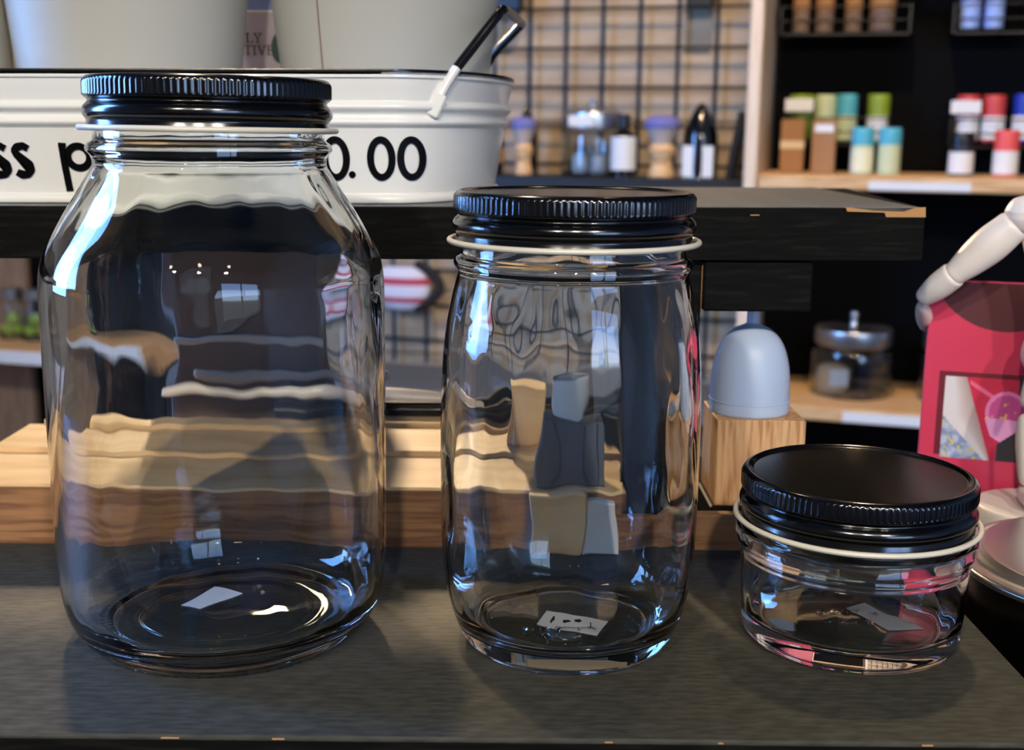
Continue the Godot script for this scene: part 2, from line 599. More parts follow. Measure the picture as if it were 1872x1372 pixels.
func make_lid_meshes() -> void:
	var ridge := func(r: float, y: float, t: float) -> float:
		if y > 0.00895 and y < 0.0132 and r > 0.0349:
			return r - 0.00034 * (0.5 - 0.5 * cos(120.0 * t))
		return r
	var outer := smooth(mm([[34.9, 0.0], [34.5, 1.4], [34.4, 2.2], [34.9, 2.9], [35.5, 4.0], [35.5, 5.2], [35.0, 6.2], [34.2, 7.0], [33.9, 7.5], [34.1, 8.0], [34.8, 8.5]]), 4)
	var band := mm([[34.8, 8.5], [35.15, 8.9], [35.3, 9.2], [35.3, 9.6], [35.3, 12.4], [35.25, 12.9], [35.0, 13.4], [34.6, 13.9], [34.1, 14.3], [33.5, 14.5], [33.0, 14.42], [32.5, 14.1], [32.1, 13.8], [31.8, 13.65]])
	lid_mesh = lathe([mm([[0, 12.6], [33.5, 12.6]]), mm([[33.5, 12.6], [33.5, 0.0]]), mm([[33.5, 0.0], [34.9, 0.0]]), outer, band, mm([[31.8, 13.65], [31.0, 13.5], [0, 13.5]])], 600, ridge)
	lid_top_mesh = lathe([smooth(mm([[31.6, 13.52], [31.4, 13.62], [24, 13.75], [12, 13.9], [0, 13.95]]), 3)], 96)
	bead_mesh = lathe([circle_run(0.0364, 0.0, 0.00085, 14)], 128)

func ripple(seed_: int, amp: float) -> Callable:
	var n := FastNoiseLite.new()
	n.seed = seed_
	n.frequency = 1.0
	n.fractal_octaves = 2
	return func(r: float, y: float, t: float) -> float:
		return r + amp * n.get_noise_3d(cos(t) * 2.3, y * 34.0, sin(t) * 2.3)

func make_jar(label: String, at: Vector3, rim: float, outer: Array, inner: Array, foot: Array, seed_: int, tilt: float, sticker: Array, marks: Array, floor_y: float) -> Node3D:
	var t := thing("glass_jar", label, "jar", at, 0.0)
	var wavy := ripple(seed_, 0.00022)
	var calm := ripple(seed_ + 7, 0.00006)
	var nx := FastNoiseLite.new()
	var st := begin()
	# outer skin up, over the mouth, inner skin down, floor
	var stipple := func(r: float, y: float, t: float) -> float:
		return calm.call(r, y, t) + (0.00022 * sin(78.0 * t) if r > 0.0375 and y < 0.0008 else 0.0)
	add_lathe(st, [smooth(mm(foot), 4)], 468 if rim > 0.15 else 224, Transform3D(), stipple)
	add_lathe(st, [smooth(mm(outer), 5)], 224, Transform3D(), calm)
	add_lathe(st, [smooth(mm(inner), 5)], 224, Transform3D(), wavy)
	st.generate_normals()
	st.index()
	var glass := obj("glass_body", st.commit(), M.glass, t)
	var lid := obj("lid", lid_mesh, M.lid, t, Vector3(0, rim, 0))
	lid.rotation.z = -tilt
	obj("lid_panel", lid_top_mesh, M.lid_top, lid)
	var b := obj("white_rolled_rim", bead_mesh, M.bead, lid)
	b.set_meta("label", "thin white rolled rim")
	# price sticker on the floor of the jar
	var pts := PackedVector2Array()
	for q in sticker:
		pts.append(Vector2(q[0] - at.x, q[1] + at.z))   # x and depth towards the back
	st = begin()
	add_slab(st, pts, 0.00012, Transform3D(Basis(Vector3(1, 0, 0), Vector3(0, 0, -1), Vector3(0, 1, 0)), Vector3(0, floor_y, 0)))
	var sk := obj("price_sticker", done(st), M.paper, t)
	if marks.size():
		st = begin()
		var o: Vector2 = pts[0]
		var e1 := (Vector2(sticker[3][0], sticker[3][1]) - Vector2(sticker[0][0], sticker[0][1]))
		var e2 := (Vector2(sticker[1][0], sticker[1][1]) - Vector2(sticker[0][0], sticker[0][1]))
		o = Vector2(sticker[0][0] - at.x, sticker[0][1] + at.z)
		for line in marks:
			var path := []
			for q in line:
				path.append(o + e1 * q[0] + e2 * q[1])
			add_slab(st, stroke(path, 0.0004), 0.00004, Transform3D(Basis(Vector3(1, 0, 0), Vector3(0, 0, -1), Vector3(0, 1, 0)), Vector3(0, floor_y + 0.00012, 0)))
		obj("handwriting", done(st), M.ink, sk)
	if rim < 0.13:
		var r := RandomNumberGenerator.new()
		r.seed = 40 + seed_
		st = begin()
		for k in 9:
			var c := Vector2(-0.008 + 0.0042 * (k % 5), 0.004 - 0.008 * (k / 5))
			if rim > 0.1:
				c = Vector2(-0.012 + 0.0048 * (k % 5), -0.012 - 0.005 * (k / 5))
			var path := []
			var a0 := r.randf() * TAU
			for i in 6:
				path.append(c + Vector2(cos(a0 + i * 0.8), sin(a0 + i * 0.8)) * (0.0016 - 0.00012 * i))
			add_slab(st, stroke(path, 0.0008), 0.0005, Transform3D(Basis(Vector3(1, 0, 0), Vector3(0, 0, -1), Vector3(0, 1, 0)), Vector3(0, floor_y - 0.00015, 0)))
		obj("embossed_marks", done(st), M.glass, glass)
	return t

func jars() -> void:
	make_lid_meshes()
	# large jar
	make_jar("large glass jar with sloping shoulders and a black lid, tallest of the three jars", Vector3(-0.089, 0.0004, -0.3654), 0.1536,
		[[41.5, 1.0], [43.6, 2.6], [46.4, 6.4], [48.6, 13.0], [49.6, 22.0], [50.0, 40.0], [50.2, 75.0], [50.2, 100.0], [50.1, 109.0], [49.4, 114.5], [47.9, 119.0], [45.4, 123.8], [41.8, 129.8], [38.3, 135.4], [35.0, 140.6], [33.7, 142.6], [33.4, 144.2], [33.9, 146.0], [35.0, 147.2], [35.2, 148.2], [34.7, 149.4], [33.4, 150.4], [33.0, 152.0], [33.0, 158.0], [33.0, 164.6], [32.4, 165.6], [31.4, 165.9]],
		[[31.4, 165.9], [30.6, 165.4], [30.2, 164.0], [30.2, 152.0], [30.6, 148.0], [30.8, 143.5], [32.6, 139.6], [35.8, 134.4], [39.4, 128.6], [43.0, 122.6], [45.2, 117.8], [46.6, 113.0], [47.1, 108.0], [47.2, 90.0], [47.2, 60.0], [47.1, 30.0], [46.6, 18.0], [45.0, 11.6], [41.6, 7.4], [37.0, 6.0], [26.0, 5.9], [12.0, 5.8], [0.0, 5.8]],
		[[0.0, 1.9], [24.0, 1.9], [26.0, 1.6], [27.5, 1.0], [33.0, 1.1], [36.0, 0.9], [38.4, 0.15], [39.6, 0.0], [40.6, 0.3], [41.5, 1.0]],
		11, 0.008, [[-0.1053, 0.3666], [-0.0973, 0.384], [-0.0868, 0.3784], [-0.0977, 0.3641]], [], 0.0060)
	# middle jar
	make_jar("medium glass jar with rounded shoulders and black lid, between the tall and short jars", Vector3(0.0177, 0.0004, -0.3602), 0.1227,
		[[31.4, 0.8], [32.6, 2.4], [34.6, 6.6], [36.8, 14.0], [38.2, 23.0], [38.9, 36.0], [39.1, 55.0], [39.0, 72.0], [38.6, 84.0], [37.9, 93.0], [36.9, 100.5], [35.6, 107.0], [34.5, 111.4], [34.1, 113.2], [34.4, 114.6], [35.1, 115.6], [35.2, 116.6], [34.6, 117.8], [33.4, 118.6], [33.0, 120.0], [33.0, 128.0], [33.0, 133.6], [32.4, 134.6], [31.4, 134.9]],
		[[31.4, 134.9], [30.6, 134.4], [30.3, 133.0], [30.3, 121.0], [30.9, 117.0], [31.2, 113.0], [32.4, 107.5], [34.0, 100.5], [35.2, 92.5], [35.9, 83.0], [36.3, 70.0], [36.4, 55.0], [36.2, 36.0], [35.4, 22.0], [33.4, 12.6], [30.4, 7.6], [27.0, 6.0], [24.6, 5.8], [12.0, 5.7], [0.0, 5.7]],
		[[0.0, 2.0], [23.0, 2.0], [24.6, 1.6], [25.4, 0.9], [28.4, 0.5], [29.6, 0.05], [30.4, 0.0], [30.9, 0.2], [31.4, 0.8]],
		23, 0.0, [[0.0081, 0.352], [0.0123, 0.3639], [0.0304, 0.3552], [0.0263, 0.343]],
		[[[0.16, 0.75], [0.2, 0.55], [0.17, 0.4], [0.2, 0.3]], [[0.32, 0.62], [0.36, 0.45], [0.42, 0.6], [0.36, 0.66]], [[0.5, 0.62], [0.46, 0.74], [0.54, 0.8], [0.6, 0.7], [0.55, 0.6]], [[0.3, 0.12], [0.55, 0.24], [0.84, 0.4]], [[0.84, 0.4], [0.8, 0.62], [0.78, 0.72]]], 0.0060)
	# small jar
	make_jar("short straight glass jar with a black lid, lowest of the three jars", Vector3(0.1066, 0.0004, -0.3628), 0.0382,
		[[32.2, 0.9], [32.9, 2.0], [33.3, 4.5], [33.9, 15.0], [34.3, 24.0], [34.4, 26.0], [34.9, 27.0], [35.0, 28.2], [35.5, 29.6], [36.2, 31.0], [36.3, 33.8], [35.8, 35.0], [34.0, 35.6], [33.0, 36.6], [33.0, 42.0], [33.0, 49.6], [32.4, 50.4], [31.4, 50.7]],
		[[31.4, 50.7], [30.6, 50.2], [30.4, 49.0], [30.4, 38.0], [31.0, 33.0], [31.4, 28.0], [31.4, 18.0], [31.0, 10.0], [30.2, 7.4], [28.4, 6.2], [24.0, 5.9], [12.0, 5.8], [0.0, 5.8]],
		[[0.0, 1.0], [22.0, 1.0], [27.0, 0.9], [29.6, 0.2], [30.6, 0.0], [31.4, 0.2], [32.2, 0.9]],
		37, 0.0, [[0.1087, 0.3701], [0.1158, 0.3754], [0.127, 0.3526], [0.1159, 0.3519]], [], 0.0061)

# ---------------------------------------------------------------- tub
const TUB := Vector3(-0.1375, 0.0, -0.550)
const TUB_A := 0.1375
const TUB_B := 0.0950
const TUB_C := 0.048

func tub_point(i: int, n: int, inset: float) -> Vector3:
	# outline of the tub: straight long sides, elliptical ends
	var straight := 2.0 * (TUB_A - TUB_C)
	var t := float(i) / n * 4.0
	var a := TUB_C - inset
	var b := TUB_B - inset
	var hx := TUB_A - TUB_C
	if t < 1.0:
		return Vector3(-hx + straight * t, 0, b)
	if t < 2.0:
		var w := (t - 1.0) * PI
		return Vector3(hx + a * sin(w), 0, b * cos(w))
	if t < 3.0:
		return Vector3(hx - straight * (t - 2.0), 0, -b)
	var w2 := (t - 3.0) * PI
	return Vector3(-hx - a * sin(w2), 0, -b * cos(w2))

func add_tub_sweep(st: SurfaceTool, run: Array, n := 200, group := 1) -> void:
	# run: (inset, height), wound so that outside-up is the front
	st.set_smooth_group(group)
	for k in run.size() - 1:
		for i in n:
			var a := tub_point(i, n, run[k].x) + Vector3(0, run[k].y, 0)
			var b := tub_point((i + 1) % n, n, run[k].x) + Vector3(0, run[k].y, 0)
			var c := tub_point(i, n, run[k + 1].x) + Vector3(0, run[k + 1].y, 0)
			var d := tub_point((i + 1) % n, n, run[k + 1].x) + Vector3(0, run[k + 1].y, 0)
			tri(st, a, c, b)
			tri(st, b, c, d)

func tub_face(q: Vector2, z: float) -> Vector3:
	# a point of the painted front: lateral x and height above the tub's foot
	var inset := lerpf(0.0088, 0.0006, clampf(q.y / 0.046, 0, 1)) - z - 0.00015
	var dx := absf(q.x)
	var hx := TUB_A - TUB_C
	var b := TUB_B - inset
	if dx <= hx:
		return Vector3(q.x, q.y, b)
	var u := (dx - hx) / (TUB_C - inset)
	return Vector3(q.x, q.y, b * sqrt(maxf(0.0, 1.0 - u * u)))

func enamel_tub() -> void:
	var t := thing("enamel_tub", "long white enamel tub with a black rim and hand painted black lettering", "tub", TUB + Vector3(0, 0.1258, 0))
	t.rotation.z = 0.008
	t.position.y = 0.1273 + TUB.x * 0.008
	var st := begin()
	var wall := mm([[9.2, 0.0], [7.2, 0.2], [6.6, 1.0], [6.6, 2.2], [7.4, 3.0], [8.4, 3.4]])
	add_tub_sweep(st, smooth(wall, 3), 200, 1)
	var side := mm([[8.4, 3.4], [7.6, 8.0], [4.9, 24.0], [4.3, 27.0], [4.0, 28.0], [2.6, 29.2], [2.2, 30.2], [2.7, 31.2], [3.4, 32.2], [3.2, 33.4], [1.7, 34.6], [1.3, 35.6], [1.7, 36.6], [2.5, 37.6], [2.4, 38.6], [1.4, 43.0], [0.9, 45.6]])
	add_tub_sweep(st, smooth(side, 3), 200, 1)
	add_tub_sweep(st, smooth(mm([[0.9, 45.6], [-0.6, 46.2], [-0.9, 47.0], [-0.3, 47.7], [0.9, 47.9]]), 3), 200, 2)
	add_tub_sweep(st, mm([[0.9, 47.9], [2.0, 47.0], [9.4, 2.0], [20.0, 1.8], [44.0, 1.8]]), 200, 3)
	# flat foot and floor
	st.set_smooth_group(0xFFFFFFFF)
	for yy in [[9.2, 0.0, 1], [44.0, 1.8, 0]]:
		for i in 200:
			var a := tub_point(i, 200, yy[0] * 0.001) + Vector3(0, yy[1] * 0.001, 0)
			var b := tub_point((i + 1) % 200, 200, yy[0] * 0.001) + Vector3(0, yy[1] * 0.001, 0)
			var c := Vector3(0, yy[1] * 0.001, 0)
			if yy[2] == 1:
				tri(st, c, a, b)
			else:
				tri(st, c, b, a)
	obj("tub_body", done(st), M.enamel, t)
	st = begin()
	add_tub_sweep(st, smooth(mm([[-1.0, 47.0], [-1.05, 47.9], [-0.3, 48.7], [0.6, 48.9], [1.4, 48.3], [1.2, 47.3], [-1.0, 47.0]]), 2), 200, 1)
	var rim := obj("black_rim", done(st), M.black_paint, t)
	rim.set_meta("label", "chipped black enamel rim")
	# lettering: "ss p" on the left of the hidden middle, "0.00" on the right
	var w := 0.0026
	var letters := []
	for zx in [-0.0660, -0.0491, -0.0380]:
		letters.append(zx)
	for zx in letters:
		var x: float = zx - TUB.x
		st = begin()
		ring_letter(st, x, 0.0168, 0.0040, 0.0069, w)
		obj("painted_zero", done(st), M.black_paint, t)
	st = begin()
	add_slab(st, ellipse(-0.0601 - TUB.x, 0.0109, 0.0013, 0.0013), 0.00018, Transform3D(), tub_face)
	obj("painted_point", done(st), M.black_paint, t)
	st = begin()
	var px := -0.1660 - TUB.x
	ring_letter(st, px + 0.0048, 0.0172, 0.0040, 0.0040, w)
	add_slab(st, stroke([Vector2(px - 0.0010, 0.0216), Vector2(px - 0.0006, 0.013), Vector2(px, 0.0045)], w), 0.00018, Transform3D(), tub_face)
	add_slab(st, stroke([Vector2(px - 0.0022, 0.0217), Vector2(px + 0.0006, 0.0215)], w * 0.6), 0.0002, Transform3D(), tub_face)
	obj("painted_letter", done(st), M.black_paint, t)
	for sx in [-0.1822, -0.1907]:
		st = begin()
		var x: float = sx - TUB.x
		var path := []
		for q in [[2.6, 20.2], [0.8, 21.3], [-1.4, 21.0], [-2.6, 19.5], [-1.8, 17.6], [0.6, 16.2], [2.6, 14.6], [2.9, 12.4], [1.4, 10.7], [-0.8, 10.4], [-2.6, 11.6]]:
			path.append(Vector2(x + q[0] * 0.001, q[1] * 0.001))
		add_slab(st, stroke(path, w), 0.00018, Transform3D(), tub_face)
		obj("painted_letter", done(st), M.black_paint, t)
	# carrying handle on the right end
	var o := TUB + Vector3(0, 0.1273 + TUB.x * 0.008, 0)
	st = begin()
	add_tube(st, bend([Vector3(-0.0214, 0.1760, -0.4690) - o, Vector3(-0.0140, 0.1858, -0.4745) - o, Vector3(-0.0070, 0.1950, -0.4790) - o, Vector3(-0.0052, 0.1975, -0.4820) - o, Vector3(-0.0036, 0.1985, -0.4880) - o, Vector3(0.0010, 0.2003, -0.5450) - o, Vector3(0.0034, 0.2022, -0.5920) - o, Vector3(0.0030, 0.2016, -0.5980) - o, Vector3(-0.0015, 0.1975, -0.6040) - o, Vector3(-0.0110, 0.1880, -0.6150) - o, Vector3(-0.0270, 0.1640, -0.6290) - o], 5), 0.0019)
	var h := obj("handle", done(st), M.black_paint, t)
	st = begin()
	add_tube(st, [Vector3(-0.0276, 0.1660, -0.4655) - o, Vector3(-0.0250, 0.1705, -0.4668) - o, Vector3(-0.0214, 0.1760, -0.4690) - o], 0.0019)
	add_box(st, Vector3.ZERO, Vector3(0.0050, 0.0090, 0.0016), 0.0007, Transform3D(Basis(Vector3(0, 0, 1), -0.45), Vector3(-0.0288, 0.1625, -0.4645) - o))
	var e := obj("handle_end", done(st), M.enamel, h)
	e.set_meta("label", "white painted flat end")
	# the pots in the tub
	pot("tall tapered white pot in the enamel tub, left of the grey card", Vector3(-0.1672, 0.1290, -0.550), 0.0424, 0.0537, 0.115, M.cream)
	pot("tall tapered white pot in the enamel tub with a fine vertical seam", Vector3(-0.0563, 0.1290, -0.550), 0.0395, 0.0525, 0.115, M.cream, true)
	pot("slim white pot at the left end of the enamel tub", Vector3(-0.2432, 0.1290, -0.550), 0.0226, 0.0240, 0.115, M.cream)
	# the card between the pots
	var cd := thing("product_card", "mauve grey card with serif letters standing between the two white pots", "card", Vector3(-0.1230, 0.1290, -0.6060))
	obj("card_sheet", box(Vector3(0.030, 0.0795, 0.0012), 0.0001, Vector3(0, 0.0398, 0)), plain(Color(0.66, 0.62, 0.65), 0.6), cd)
	obj("blue_band", box(Vector3(0.030, 0.016, 0.0013), 0.0001, Vector3(0, 0.0882, 0)), plain(Color(0.46, 0.53, 0.72), 0.6), cd)
	obj("white_line", box(Vector3(0.030, 0.0008, 0.0014), 0.0001, Vector3(0, 0.0799, 0)), M.paper, cd)
	obj("green_seal", slab(ellipse(0.0106, 0.0630, 0.0044, 0.0072), 0.0002), plain(Color(0.13, 0.25, 0.22), 0.6), cd, Vector3(0, 0, 0.0007))
	for q in [["LY", -0.0022, 0.0674, 0.0060], ["ATIVE", -0.0018, 0.0618, 0.0046]]:
		var f := SystemFont.new()
		f.font_names = PackedStringArray(["Droid Serif"])
		var tm := TextMesh.new()
		tm.font = f
		tm.text = q[0]
		tm.font_size = 64
		tm.pixel_size = q[3] / 64.0
		tm.depth = 0.0002
		obj("printed_word", tm, M.ink, cd, Vector3(q[1], q[2], 0.0007))
	# a white slip seen in the gap at the left
	var sl := obj("white_slip", box(Vector3(0.010, 0.0065, 0.04), 0.0004), M.paper, null, Vector3(-0.2228, 0.1330, -0.6080))
	tag(sl, "small white box in the gap beside the left white pot", "box")

func ring_letter(st: SurfaceTool, cx: float, cy: float, rx: float, ry: float, w: float) -> void:
	# a hand drawn O as a closed band
	var n := 36
	for i in n:
		var a := TAU * i / n
		var b := TAU * (i + 1) / n
		var p := PackedVector2Array([Vector2(cx + (rx + w * 0.5) * cos(a), cy + (ry + w * 0.5) * sin(a)), Vector2(cx + (rx + w * 0.5) * cos(b), cy + (ry + w * 0.5) * sin(b)), Vector2(cx + (rx - w * 0.5) * cos(b), cy + (ry - w * 0.5) * sin(b)), Vector2(cx + (rx - w * 0.5) * cos(a), cy + (ry - w * 0.5) * sin(a))])
		add_slab(st, p, 0.00018, Transform3D(), tub_face)

func pot(label: String, at: Vector3, r0: float, r1: float, h: float, mat: Material, seam := false) -> void:
	var t := thing("white_pot", label, "pot", at, 0.0, "white pots in the enamel tub")
	obj("pot_body", lathe([[Vector2(0, 0), Vector2(r0 - 0.002, 0)], smooth([Vector2(r0 - 0.002, 0), Vector2(r0 - 0.0004, 0.0006), Vector2(r0, 0.003), Vector2(lerpf(r0, r1, 0.5), h * 0.5), Vector2(r1, h)], 4), [Vector2(r1, h), Vector2(r1 - 0.0012, h)], [Vector2(r1 - 0.0012, h), Vector2(r0 - 0.0015, 0.003)], [Vector2(r0 - 0.0015, 0.003), Vector2(0, 0.003)]], 96), mat, t)
	obj("rolled_lip", lathe([circle_run(r1, h, 0.0016, 10)], 96), mat, t)
	if seam:
		var s := limb(Vector3(r0 * -0.478, 0.002, r0 * 0.879), Vector3(r1 * -0.478, h, r1 * 0.879), [[0.0004, 0.0], [0.0004, 1.0]], 8)
		obj("seam", s, M.taupe, t)

# ---------------------------------------------------------------- wooden riser, tray, spoons
func cedar_riser() -> void:
	var t := thing("wooden_riser", "stepped riser of pale cedar boards with a brown front board", "riser", Vector3(0, -0.038, -0.444))
	# local y: table level; top of the first step is 0.060
	obj("front_board", box(Vector3(0.52, 0.0590, 0.004), 0.0004, Vector3(-0.2150, 0.0297, -0.0020)), M.cedar_brown, t)
	obj("top_board", box(Vector3(0.52, 0.006, 0.0470), 0.0005, Vector3(-0.2150, 0.0570, -0.0236)), M.cedar, t)
	obj("top_board", box(Vector3(0.261, 0.006, 0.0410), 0.0005, Vector3(-0.0845, 0.0590, -0.0665)), M.cedar, t)
	obj("top_board", box(Vector3(0.2545, 0.006, 0.0130), 0.0005, Vector3(-0.0813, 0.0610, -0.0940)), M.cedar, t)
	obj("back_board", box(Vector3(0.24, 0.0570, 0.004), 0.0004, Vector3(-0.0740, 0.0286, -0.0960)), M.cedar, t)
	for x in [-0.20, 0.03]:
		obj("side_board", box(Vector3(0.004, 0.0530, 0.088), 0.0004, Vector3(x, 0.0268, -0.0490)), M.cedar, t)
	# board in front at the right under the cube
	var b := thing("low_board", "brown cedar board on edge in front of the wooden cube", "board", Vector3(0.0720, -0.038, -0.4430))
	obj("plank", box(Vector3(0.1080, 0.0518, 0.005), 0.0004, Vector3(0, 0.0259, 0)), M.cedar_brown, b)
	# black baking tray with two wooden spoons
	var tr := thing("black_tray", "shallow black metal tray behind the cedar riser, between the tall and middle jars", "tray", Vector3(-0.020, -0.038, -0.5750))
	obj("tray_front", box(Vector3(0.17, 0.0700, 0.003), 0.0008, Vector3(0, 0.0351, 0.0280)), M.black_plastic, tr)
	obj("tray_edge_highlight", tube([Vector3(-0.085, 0.0670, 0.0300), Vector3(0.0, 0.0670, 0.0300), Vector3(0.085, 0.0670, 0.0300)], 0.0012), plain(Color(0.16, 0.17, 0.18), 0.3), tr)  # paler grey than the tray: an edge highlight put into the colour
	obj("tray_floor", box(Vector3(0.17, 0.003, 0.06), 0.0008, Vector3(0, 0.0560, -0.002)), M.black_plastic, tr)
	obj("tray_back", box(Vector3(0.17, 0.0620, 0.003), 0.0008, Vector3(0, 0.0310, -0.0320)), M.black_plastic, tr)
	for sx in [-1, 1]:
		obj("tray_side", box(Vector3(0.003, 0.068, 0.06), 0.0008, Vector3(0.0835 * sx, 0.0341, -0.002)), M.black_plastic, tr)
	var s1 := thing("wooden_spoon", "pale wooden spoon lying across the black tray, nearest the riser", "spoon", Vector3(-0.060, 0.0325, -0.5600))
	obj("bowl", limb(Vector3(-0.02, 0, 0), Vector3(0.036, -0.0022, 0.001), [[0.0, 0.0], [0.0030, 0.02], [0.0041, 0.25], [0.0042, 0.5], [0.0034, 0.8], [0.0015, 0.98], [0.0, 1.0]]), M.maple, s1)
	obj("spoon_handle", limb(Vector3(-0.11, 0.001, -0.002), Vector3(-0.015, 0, 0), [[0.0, 0.0], [0.0024, 0.02], [0.0020, 0.5], [0.0030, 1.0]]), M.maple, s1)
	var s2 := thing("wooden_spoon", "wooden spoon handle end behind the other spoon on the black tray", "spoon", Vector3(-0.064, 0.0345, -0.5850))
	obj("spoon_handle", limb(Vector3(-0.09, 0.0, 0), Vector3(0.0050, 0.0020, 0), [[0.0, 0.0], [0.0024, 0.02], [0.0026, 0.6], [0.0028, 0.93], [0.0018, 0.99], [0.0, 1.0]]), M.maple, s2)
	# things seen through the jars
	var bx := obj("brown_carton", box(Vector3(0.094, 0.1000, 0.05), 0.001), M.taupe, null, Vector3(-0.1270, 0.0470, -0.6000))
	bx.mesh = box(Vector3(0.094, 0.1420, 0.05), 0.001)
	bx.position = Vector3(-0.1300, 0.0331, -0.6350)
	tag(bx, "plain brown carton behind the riser, seen through the tallest jar", "carton")
	var ws := obj("white_ledge_strip", box(Vector3(0.094, 0.0042, 0.004), 0.0004), M.paper, null, Vector3(-0.1300, 0.0506, -0.6075))
	tag(ws, "narrow white strip along the front of the brown carton", "strip")
	var wb := obj("pale_wood_block", box(Vector3(0.0216, 0.0237, 0.0050), 0.0006), M.cedar, null, Vector3(0.0173, 0.0121, -0.4340))
	tag(wb, "pale wooden block with a white neighbour, seen through the middle jar", "block")
	var wc := obj("white_carton", box(Vector3(0.0128, 0.0215, 0.0050), 0.0006), M.paper, null, Vector3(0.0348, 0.0110, -0.4340))
	tag(wc, "small white carton beside the pale wooden block, seen through the middle jar", "carton")
	var tb := obj("tan_wood_block", box(Vector3(0.0190, 0.0250, 0.0160), 0.0008), M.cedar, null, Vector3(0.0020, 0.0367, -0.5110))
	tag(tb, "upright tan wooden block on the cedar riser, seen through the middle jar", "block")
	var cp := obj("white_cup", lathe([smooth(mm([[0, 0], [5.6, 0], [6.4, 0.8], [7.6, 14.0], [7.4, 14.6], [7.0, 14.2], [5.8, 1.4], [0, 1.2]]), 3)], 40), M.enamel, null, Vector3(0.0222, 0.0482, -0.4560))
	tag(cp, "small white cup on top of the grey carton, seen through the middle jar", "cup")
	var gc := thing("grey_carton", "grey ribbed carton behind the pale wooden block, seen through the middle jar", "carton", Vector3(0.0245, 0.0222, -0.4560))
	obj("carton_body", box(Vector3(0.0280, 0.0258, 0.0160), 0.0006, Vector3(0, 0.0129, 0)), M.grey, gc)
	for x in [-0.009, 0.005, 0.010]:
		obj("rib", box(Vector3(0.0006, 0.0250, 0.0006), 0.0001, Vector3(x, 0.0129, 0.0083)), plain(Color(0.22, 0.24, 0.27), 0.6), gc)

# ---------------------------------------------------------------- cube and cup
func cup_and_cube() -> void:
	var base := obj("added_plinth", box(Vector3(0.0370, 0.0500, 0.034), 0.0005), M.black_plastic, null, Vector3(0.0960, -0.0128, -0.4730))  # added black block where there is only shadow under the cube
	tag(base, "added black plinth standing in for the shadow under the wooden cube", "plinth")
	var cube := obj("wooden_cube", box(Vector3(0.0338, 0.0341, 0.0350), 0.0004), M.blockwood, null, Vector3(0.0957, 0.0126 + 0.01705, -0.4730))
	tag(cube, "pale wooden cube with vertical grain under the translucent cup", "cube")
	var t := thing("silicone_cup", "translucent white bell shaped silicone cup standing upside down on the wooden cube", "cup", Vector3(0.0938, 0.0468, -0.4730))
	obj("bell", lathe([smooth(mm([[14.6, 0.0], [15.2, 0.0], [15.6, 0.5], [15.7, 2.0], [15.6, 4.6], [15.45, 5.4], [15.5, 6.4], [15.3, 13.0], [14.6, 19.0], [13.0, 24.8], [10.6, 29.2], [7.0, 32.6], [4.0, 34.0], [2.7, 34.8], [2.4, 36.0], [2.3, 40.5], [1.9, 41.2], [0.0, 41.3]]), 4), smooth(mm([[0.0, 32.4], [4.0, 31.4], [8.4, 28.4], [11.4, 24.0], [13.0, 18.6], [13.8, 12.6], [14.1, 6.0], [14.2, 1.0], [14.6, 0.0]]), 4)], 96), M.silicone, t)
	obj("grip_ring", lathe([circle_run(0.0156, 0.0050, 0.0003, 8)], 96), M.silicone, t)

# ---------------------------------------------------------------- card, figure, tin
func card_print() -> ImageTexture:
	var wide := 440
	var high := 560
	var im := Image.create(wide, high, false, Image.FORMAT_RGB8)
	var n := noise(0.05, 77, 3)
	for j in high:
		for i in wide:
			var x := i / 4.0
			var y := 102.0 - j / 4.0
			var c := Color(0.80, 0.21, 0.34)
			if Vector2(x, y).distance_to(Vector2(26.5, 112.0)) < 27.6:
				c = Color(0.33, 0.15, 0.18)
			if x > 5.1 and x < 96.0 and y < 68.6 and y > 34.0:
				if (x < 7.3 and y > 36.6) or y > 66.9:
					c = Color(0.42, 0.09, 0.16)
				elif x > 7.3 and y > 35.6:
					c = picture(x, y, n.get_noise_2d(i, j), n.get_noise_2d(i * 2.0 + 300.0, j * 2.0))
			im.set_pixel(i, j, c)
	return ImageTexture.create_from_image(im)

func picture(x: float, y: float, a: float, b: float) -> Color:
	# a hand and a small pink cup before red and flowered cloth
	var c := Color(0.78, 0.14, 0.28)
	if absf((y - 64.5) + (x - 17.0) * 0.62) < 0.9 and x > 16.0 and x < 27.0:
		c = Color(0.90, 0.40, 0.55)
	if x > 33.0 and y > 52.0:
		c = Color(0.20, 0.22, 0.24)
	var d := Vector2(x - 29.5, (y - 54.5) * 0.95).length()
	if d < 7.4:
		c = Color(0.90, 0.50, 0.72) if d > 6.0 else Color(0.78, 0.30, 0.55)
		if a > 0.34:
			c = Color(0.93, 0.72, 0.45)
	if y < 52.0 - (x - 22.0) * 0.05 and y > 42.0 + absf(x - 29.5) * 0.6 and x > 22.0 + (52.0 - y) * 0.35:
		c = Color(0.90, 0.62, 0.80)
	if x > 27.0 and y < 42.0 + (x - 27.0) * 0.8:
		c = Color(0.16, 0.15, 0.17)
	# forearm
	var left := 7.3 + maxf(0.0, (52.0 - y) * 0.95)
	var right := 14.6 + (68.0 - y) * 0.32
	if x > left and x < right:
		var s := (x - left) / maxf(right - left, 0.1)
		c = Color(0.86, 0.84, 0.86).lerp(Color(0.66, 0.56, 0.54), clampf(s * 1.5 - 0.6, 0, 1))
	if x <= left and y < 52.0:
		c = Color(0.50, 0.57, 0.75).lerp(Color(0.72, 0.77, 0.88), clampf(a * 1.6 + 0.5, 0, 1))
		if b > 0.36:
			c = Color(0.88, 0.80, 0.32)
	return c

